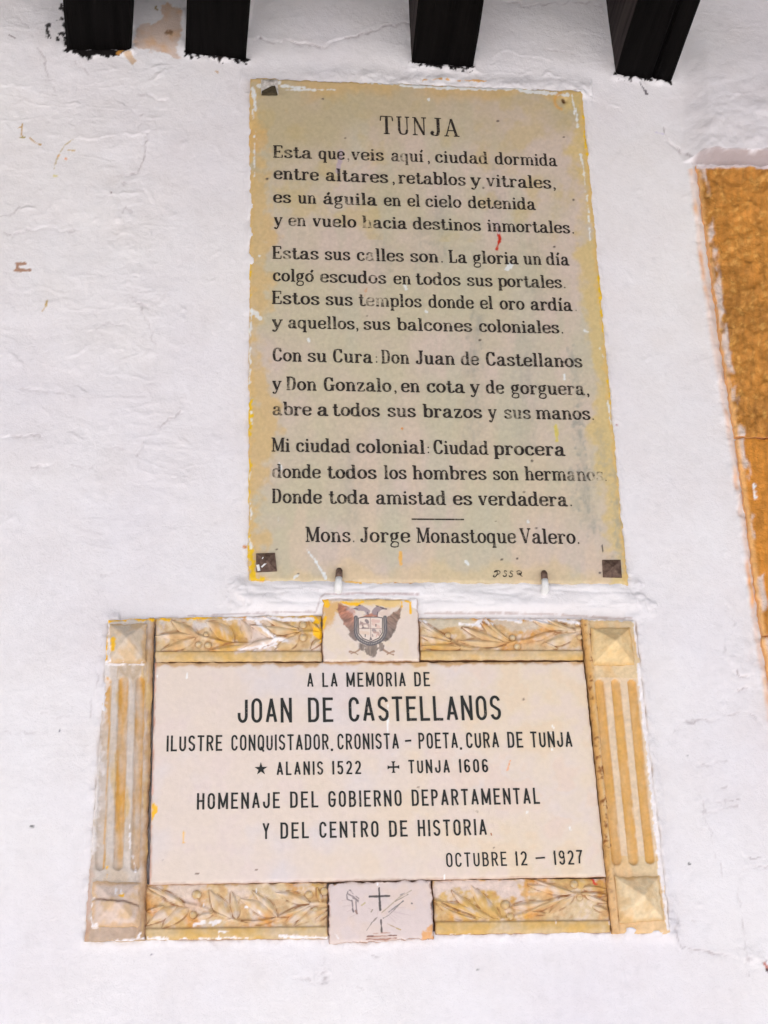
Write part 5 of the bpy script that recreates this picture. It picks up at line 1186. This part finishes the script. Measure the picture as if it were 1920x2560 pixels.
frieze([(364, 2211), (818, 2207), (820, 2348), (363, 2350)], [(363, 2322), (820, 2317)], t7, .3014,
       [((400, 285), (95, 125), 74, 10), ((400, 270), (180, 132), 66, -14), ((230, 285), (92, 330), 50, 0), ((330, 292), (92, 440), 96, 10), ((430, 300), (220, 462), 110, 12), ((640, 345), (470, 405), 56, 10), ((790, 385), (612, 150), 124, -14), ((830, 390), (790, 165), 72, 10),
        ((1150, 372), (865, 225), 116, 14), ((1170, 375), (965, 160), 76, 12), ((1160, 385), (880, 405), 46, -20), ((1440, 262), (1150, 172), 88, 10), ((1440, 275), (1180, 372), 60, -6), ((1445, 292), (1240, 438), 90, 10), ((1585, 300), (1320, 442), 84, 14), ((1588, 330), (1480, 415), 50, 0), ((1540, 262), (1500, 130), 40, 0)],
       [(505, 190, 42), (475, 355, 32), (1435, 190, 35), (1490, 325, 38), (1562, 160, 36)],
       [[(90, 165), (300, 245), (500, 285), (650, 342), (850, 412), (1000, 425), (1160, 382), (1440, 268), (1590, 265)], [(505, 210), (520, 285)], [(470, 350), (480, 290)]], 503, .06, 'lower laurel strip with white chips beside the cracked boss')
frieze([(1081, 2201), (1515, 2195), (1526, 2331), (1089, 2337)], [(1084, 2305), (1526, 2302)], t8, .3014,
       [((570, 392), (150, 250), 84, 12), ((500, 392), (232, 160), 84, -6), ((630, 392), (388, 108), 112, -14), ((430, 395), (80, 238), 58, -30), ((730, 290), (1055, 238), 76, 10), ((830, 352), (1250, 192), 58, -10), ((1250, 188), (865, 112), 84, 10), ((1250, 180), (900, 62), 60, -12),
        ((1240, 200), (1035, 345), 84, 10), ((1320, 135), (1512, 150), 56, -8), ((1330, 185), (1515, 255), 46, 8), ((1300, 180), (1512, 198), 40, 0), ((1400, 285), (1520, 325), 44, 0), ((870, 330), (1010, 350), 36, 0)],
       [(675, 272, 40), (715, 370, 33), (1245, 102, 37), (1290, 212, 28)],
       [[(80, 235), (300, 335), (560, 398), (830, 352), (1040, 252), (1260, 188), (1520, 200)], [(690, 290), (740, 345)]], 504, -.02, 'lower laurel strip with a red spot near the right boss')

# --- emblem panels
DE = 0.0145
te = TR(760, 1480, .2652); tb = TR(760, 2150, .2652)
def feather(px, py, ang, sc, seed):
    a = math.radians(ang); return fbm((px*math.cos(a)+py*math.sin(a))*.25, -px*math.sin(a)+py*math.cos(a), sc, seed, 3)
def c_eagle(px, py, u, v, hh):
    c = np.ones(px.shape+(3,))*alb((221, 206, 194), RB)
    c = blend(c, np.clip(fbm(px, py, 40, 521, 3), 0, .5), (222, 206, 180), RB)
    n = fbm(px, py, 22, 522, 4)
    # ochre washed over the top corner
    c = blend(c, poly_m(px, py, te((165, 60), (360, 90), (420, 150), (330, 200), (270, 260), (200, 320), (170, 420), (165, 250)), 8, 8)*.85, (212, 168, 98), RB)
    c = blend(c, poly_m(px, py, te((330, 90), (620, 60), (920, 60), (915, 140), (700, 140), (560, 120), (430, 125)), 6, 5)*.85, (226, 192, 120), RB)
    # wings
    wl = te((322, 110), (400, 140), (480, 170), (500, 240), (478, 300), (485, 400), (530, 470), (470, 450), (425, 405), (410, 350), (385, 320), (350, 250), (318, 190))
    wr = te((915, 130), (912, 230), (880, 310), (855, 350), (840, 400), (800, 455), (735, 475), (765, 390), (775, 250), (800, 230), (850, 190), (885, 160))
    gy = sstep(1520, 1595, py)
    for poly, ang in ((wl, -35), (wr, 35)):
        m = poly_m(px, py, poly, 2.2, 2.5, 8, 523)
        f = feather(px, py, ang, 5, 524)
        base = alb((176, 116, 92), RB)*(1-gy)[..., None]+alb((118, 104, 98), RB)*gy[..., None]
        if ang > 0: base = alb((150, 118, 100), RB)*(1-gy)[..., None]+alb((118, 104, 98), RB)*gy[..., None]
        base = base*(1+.42*f)[..., None]
        mm = (m*.93)[..., None]; c = c*(1-mm)+base*mm
    c = blend(c, poly_m(px, py, te((380, 140), (480, 150), (500, 230), (440, 210)), 4, 4)*.6, (196, 178, 176), RB)
    c = blend(c, poly_m(px, py, te((690, 190), (790, 160), (800, 220), (740, 240)), 4, 4)*.7, (212, 190, 176), RB)
    c = blend(c, poly_m(px, py, te((460, 190), (540, 195), (555, 235), (520, 240), (470, 230)), 4, 3)*.8, (220, 205, 196), RB)
    # breast, necks and heads
    c = blend(c, poly_m(px, py, te((540, 238), (590, 205), (690, 205), (698, 238)), 2, 2)*.9, (176, 114, 90), RB)
    c = blend(c, poly_m(px, py, te((560, 215), (605, 215), (625, 180), (600, 150), (550, 125), (505, 130), (470, 155), (500, 168), (560, 180), (580, 200)), 1.5, 1.5)*.9, (158, 142, 146), RB)
    c = blend(c, poly_m(px, py, te((640, 185), (655, 220), (690, 220), (700, 190), (740, 168), (776, 160), (735, 140), (690, 128), (660, 150)), 1.5, 1.5)*.9, (148, 130, 134), RB)
    for pts, w in [(((470, 156), (505, 160)), 2.5), (((505, 128), (528, 124)), 3), (((735, 158), (778, 160)), 2.5), (((680, 130), (700, 134)), 2.5), (((598, 190), (606, 215)), 2), (((720, 142), (750, 150)), 2.5), (((690, 225), (695, 190)), 2.5)]:
        c = blend(c, stroke_m(px, py, te(*pts), w, 1.5)*.9, (95, 82, 88), RB)
    # tail and legs
    f = feather(px, py, 90, 4, 525)
    for poly in (te((585, 490), (690, 490), (690, 585), (660, 625), (610, 600), (580, 560)), te((520, 460), (572, 500), (560, 550), (515, 545)), te((695, 470), (745, 480), (762, 550), (720, 555))):
        m = poly_m(px, py, poly, 2, 2.5, 7, 526); mm = (m*.9)[..., None]
        c = c*(1-mm)+alb((128, 114, 104), RB)*(1+.4*f)[..., None]*mm
    for pts, w in [(((520, 545), (480, 570), (430, 560)), 4.5), (((480, 570), (508, 590)), 4), (((465, 570), (445, 580)), 3), (((755, 550), (800, 575), (845, 560)), 4.5), (((800, 575), (842, 592)), 4), (((800, 575), (785, 588)), 3)]:
        c = blend(c, stroke_m(px, py, te(*pts), w, 2, 1)*.85, (162, 128, 104), RB)
    # chain of the order round the shield
    chain = cat(te((489, 240), (489, 320), (492, 400), (535, 455), (625, 490), (720, 458), (762, 395), (766, 320), (764, 240)))
    c = blend(c, stroke_m(px, py, chain, 10, 2)*.92, (112, 108, 110), RB)
    d, _ = d_line(px, py, chain)
    link = .5+.5*np.cos((px+py*1.1)*1.15)*np.cos(py*.9)
    c = blend(c, stroke_m(px, py, chain, 8, 2)*link*.8*(d > .8), (66, 64, 70), RB)
    c = blend(c, stroke_m(px, py, chain, 2, 1.5)*(1-link)*.6, (205, 196, 190), RB)
    # quartered shield
    sh = te((512, 246), (570, 236), (690, 236), (740, 244), (738, 385), (705, 435), (632, 468), (555, 438), (516, 390))
    c = blend(c, poly_m(px, py, sh, 1.2), (224, 208, 196), RB)
    c = blend(c, stroke_m(px, py, sh+[sh[0]], 2.4, 1.4), (92, 84, 84), RB)
    for pts in (((626, 240), (630, 440)), ((516, 345), (738, 345))):
        c = blend(c, stroke_m(px, py, te(*pts), 2, 1.4)*.75, (160, 132, 124), RB)
    for pts, w, cc in [(((545, 290), (560, 335)), 4, (150, 125, 120)), (((560, 300), (600, 300), (612, 330)), 5, (178, 152, 145)), (((585, 268), (598, 285)), 8, (120, 105, 108)), (((550, 338), (610, 340)), 2.5, (110, 98, 100)), (((535, 275), (528, 310)), 2, (160, 135, 130)),
                       (((650, 270), (700, 275)), 8, (214, 180, 168)), (((655, 300), (705, 330)), 8, (218, 188, 175)), (((678, 308), (677, 324)), 2.5, (50, 45, 45)),
                       (((540, 385), (600, 390)), 9, (220, 196, 176)), (((577, 405), (578, 420)), 2.8, (50, 45, 45)), (((655, 358), (668, 375)), 8, (150, 135, 135)), (((660, 380), (700, 385), (706, 410)), 5, (190, 158, 146)), (((645, 400), (650, 420)), 3, (160, 135, 130)), (((715, 360), (722, 385)), 2, (165, 140, 135)), (((690, 400), (680, 425)), 3, (205, 150, 135)),
                       (((622, 450), (628, 430), (638, 450), (622, 452)), 2.2, (100, 92, 92))]:
        c = blend(c, stroke_m(px, py, te(*pts), w, 1.6, 1)*.85, cc, RB)
    # bright yellow paint
    for pts, w in [(((195, 85), (215, 120)), 14), (((350, 95), (420, 112), (500, 115)), 6), (((500, 112), (560, 92)), 6), (((920, 90), (925, 140)), 6), (((960, 80), (1000, 100), (1005, 195)), 5), (((1000, 130), (1003, 195)), 6), (((172, 250), (172, 420)), 5), (((200, 240), (175, 330)), 8)]:
        c = blend(c, stroke_m(px, py, te(*pts), w, 2.5, 2, 527)*.92, YEL, RB)
    c = blend(c, poly_m(px, py, te((215, 50), (350, 60), (360, 85), (300, 75), (240, 80)), 2, 3)*.8, WHT, RB)
    c = blend(c, poly_m(px, py, te((960, 52), (1082, 55), (1085, 180), (1040, 160), (1020, 95), (960, 70)), 2, 4)*.9, WHT, RB)
    c = blend(c, (1-sstep(0, .012, np.minimum(u, 1-u)))*.7, (140, 95, 70), RB); c = blend(c, (1-sstep(0, .02, 1-v))*.6, (150, 110, 90), RB)
    return np.clip(c, 0, .92)
relief('emblem_panel', [(806, 1498), (1044, 1497), (1049, 1652), (808, 1654)], DE, .0007, lambda px, py, u, v: .0003*fbm(px, py, 60, 531, 3), c_eagle, B, M_MARBLE, jit=.0012, seed=532, skirt=(170, 130, 95))['label'] = 'panel with a two-headed eagle holding a quartered shield'
def c_cross(px, py, u, v, hh):
    c = np.ones(px.shape+(3,))*alb((212, 197, 193), RB)
    c = blend(c, np.clip(fbm(px, py, 50, 541, 3), 0, .6), (216, 196, 182), RB)
    c = blend(c, sstep(.5, 1, v)*.4, (220, 206, 202), RB)
    GR = (132, 120, 122)
    f = feather(px, py, 30, 4, 542)
    body = te((405, 285), (435, 283), (470, 325), (520, 358), (512, 402), (470, 372), (420, 352), (402, 330))
    c = blend(c, poly_m(px, py, body, 1.5, 1.5)*np.clip(.75+f, 0, .95), GR, RB)
    c = blend(c, poly_m(px, py, te((410, 335), (440, 345), (490, 392), (455, 385), (415, 365)), 2, 1)*.7, (214, 204, 202), RB)
    for pts, w, cc in [(((415, 295), (402, 330), (408, 370), (450, 388)), 3, GR), (((452, 380), (458, 430), (462, 482)), 3.2, GR), (((456, 462), (466, 484)), 4, (110, 100, 104)), (((490, 385), (493, 450), (498, 506)), 3.4, GR), (((488, 480), (502, 506)), 4.5, (150, 120, 110)),
                       (((708, 262), (712, 360), (718, 470)), 5, (46, 42, 42)), (((620, 344), (805, 339)), 5, (40, 38, 40)), (((725, 565), (733, 680)), 4.2, (70, 58, 56)),
                       (((748, 548), (800, 520), (860, 460), (930, 390)), 2.6, (136, 128, 118)), (((730, 500), (800, 440), (900, 350), (1012, 286)), 2.2, (176, 160, 138)), (((800, 490), (880, 430), (935, 388)), 3, (120, 116, 116)), (((910, 330), (950, 310)), 3, (150, 140, 140)), (((860, 390), (980, 325)), 2.4, (150, 138, 124)),
                       (((590, 665), (640, 590), (690, 540)), 2.4, (140, 128, 120)), (((785, 600), (850, 630), (912, 657)), 2.6, (178, 148, 112)), (((870, 645), (910, 657)), 3.4, (190, 165, 110)), (((545, 425), (575, 405)), 4, (186, 170, 130)), (((632, 490), (645, 470)), 3.4, (150, 138, 120)),
                       (((595, 722), (870, 713)), 2.6, (176, 128, 108)), (((592, 748), (872, 740)), 3, (160, 112, 94)), (((600, 718), (650, 716)), 2.6, (120, 85, 75)), (((790, 713), (870, 712)), 2.6, (120, 90, 80)), (((655, 692), (700, 690)), 2.4, (196, 160, 146)), (((720, 690), (808, 686)), 2.2, (190, 150, 135)), (((595, 735), (870, 728)), 1.4, (205, 180, 168))]:
        c = blend(c, stroke_m(px, py, te2(*pts), w, 1.6, .8, 543)*.88, cc, RB)
    rng = np.random.RandomState(8)
    for i in range(14):
        a = rng.uniform(-.2, 1.3); r0, r1 = rng.uniform(60, 120), rng.uniform(170, 300)
        c = blend(c, stroke_m(px, py, te2((740+r0*math.cos(a), 500-40+r0*math.sin(a)*.5), (740+r1*math.cos(a), 460+r1*math.sin(a)*.5)), 1.2, 1.2)*.4, (190, 170, 172), RB)
    for pts in (((355, 382), (410, 375)), ((365, 437), (440, 425)), ((405, 488), (445, 470)), ((430, 540), (490, 515)), ((610, 455), (640, 470)), ((700, 480), (690, 520))):
        c = blend(c, stroke_m(px, py, te2(*pts), 1.3, 1.2)*.5, (185, 160, 155), RB)
    c = blend(c, poly_m(px, py, te2((1090, 760), (1220, 620), (1228, 760), (1110, 775)), 5, 8)*.85, (222, 160, 88), RB)
    c = blend(c, stroke_m(px, py, te2((1015, 408), (1018, 410)), 4, 2), (120, 110, 110), RB); c = blend(c, stroke_m(px, py, te2((692, 222), (694, 235)), 4, 2), WHT, RB); c = blend(c, stroke_m(px, py, te2((310, 705), (320, 740)), 5, 4, 3)*.7, WHT, RB)
    c = blend(c, stroke_m(px, py, te2((290, 222), (340, 215)), 4, 3, 2), (190, 150, 100), RB)
    c = blend(c, (1-sstep(0, .014, np.minimum(u, 1-u)))*.75, (140, 100, 80), RB); c = blend(c, (1-sstep(0, .02, v))*.8, (120, 84, 66), RB)
    return np.clip(c, 0, .92)
te2 = tb; te = tb   # the lower panel is traced in its own frame
relief('emblem_panel', [(821, 2207), (1077, 2201), (1085, 2345), (823, 2359)], DE, .0007, lambda px, py, u, v: .0003*fbm(px, py, 60, 551, 3), c_cross, B, M_MARBLE, jit=.002, seed=552, skirt=(170, 130, 105))['label'] = 'panel with a black cross above a hanging fleece and leaves'
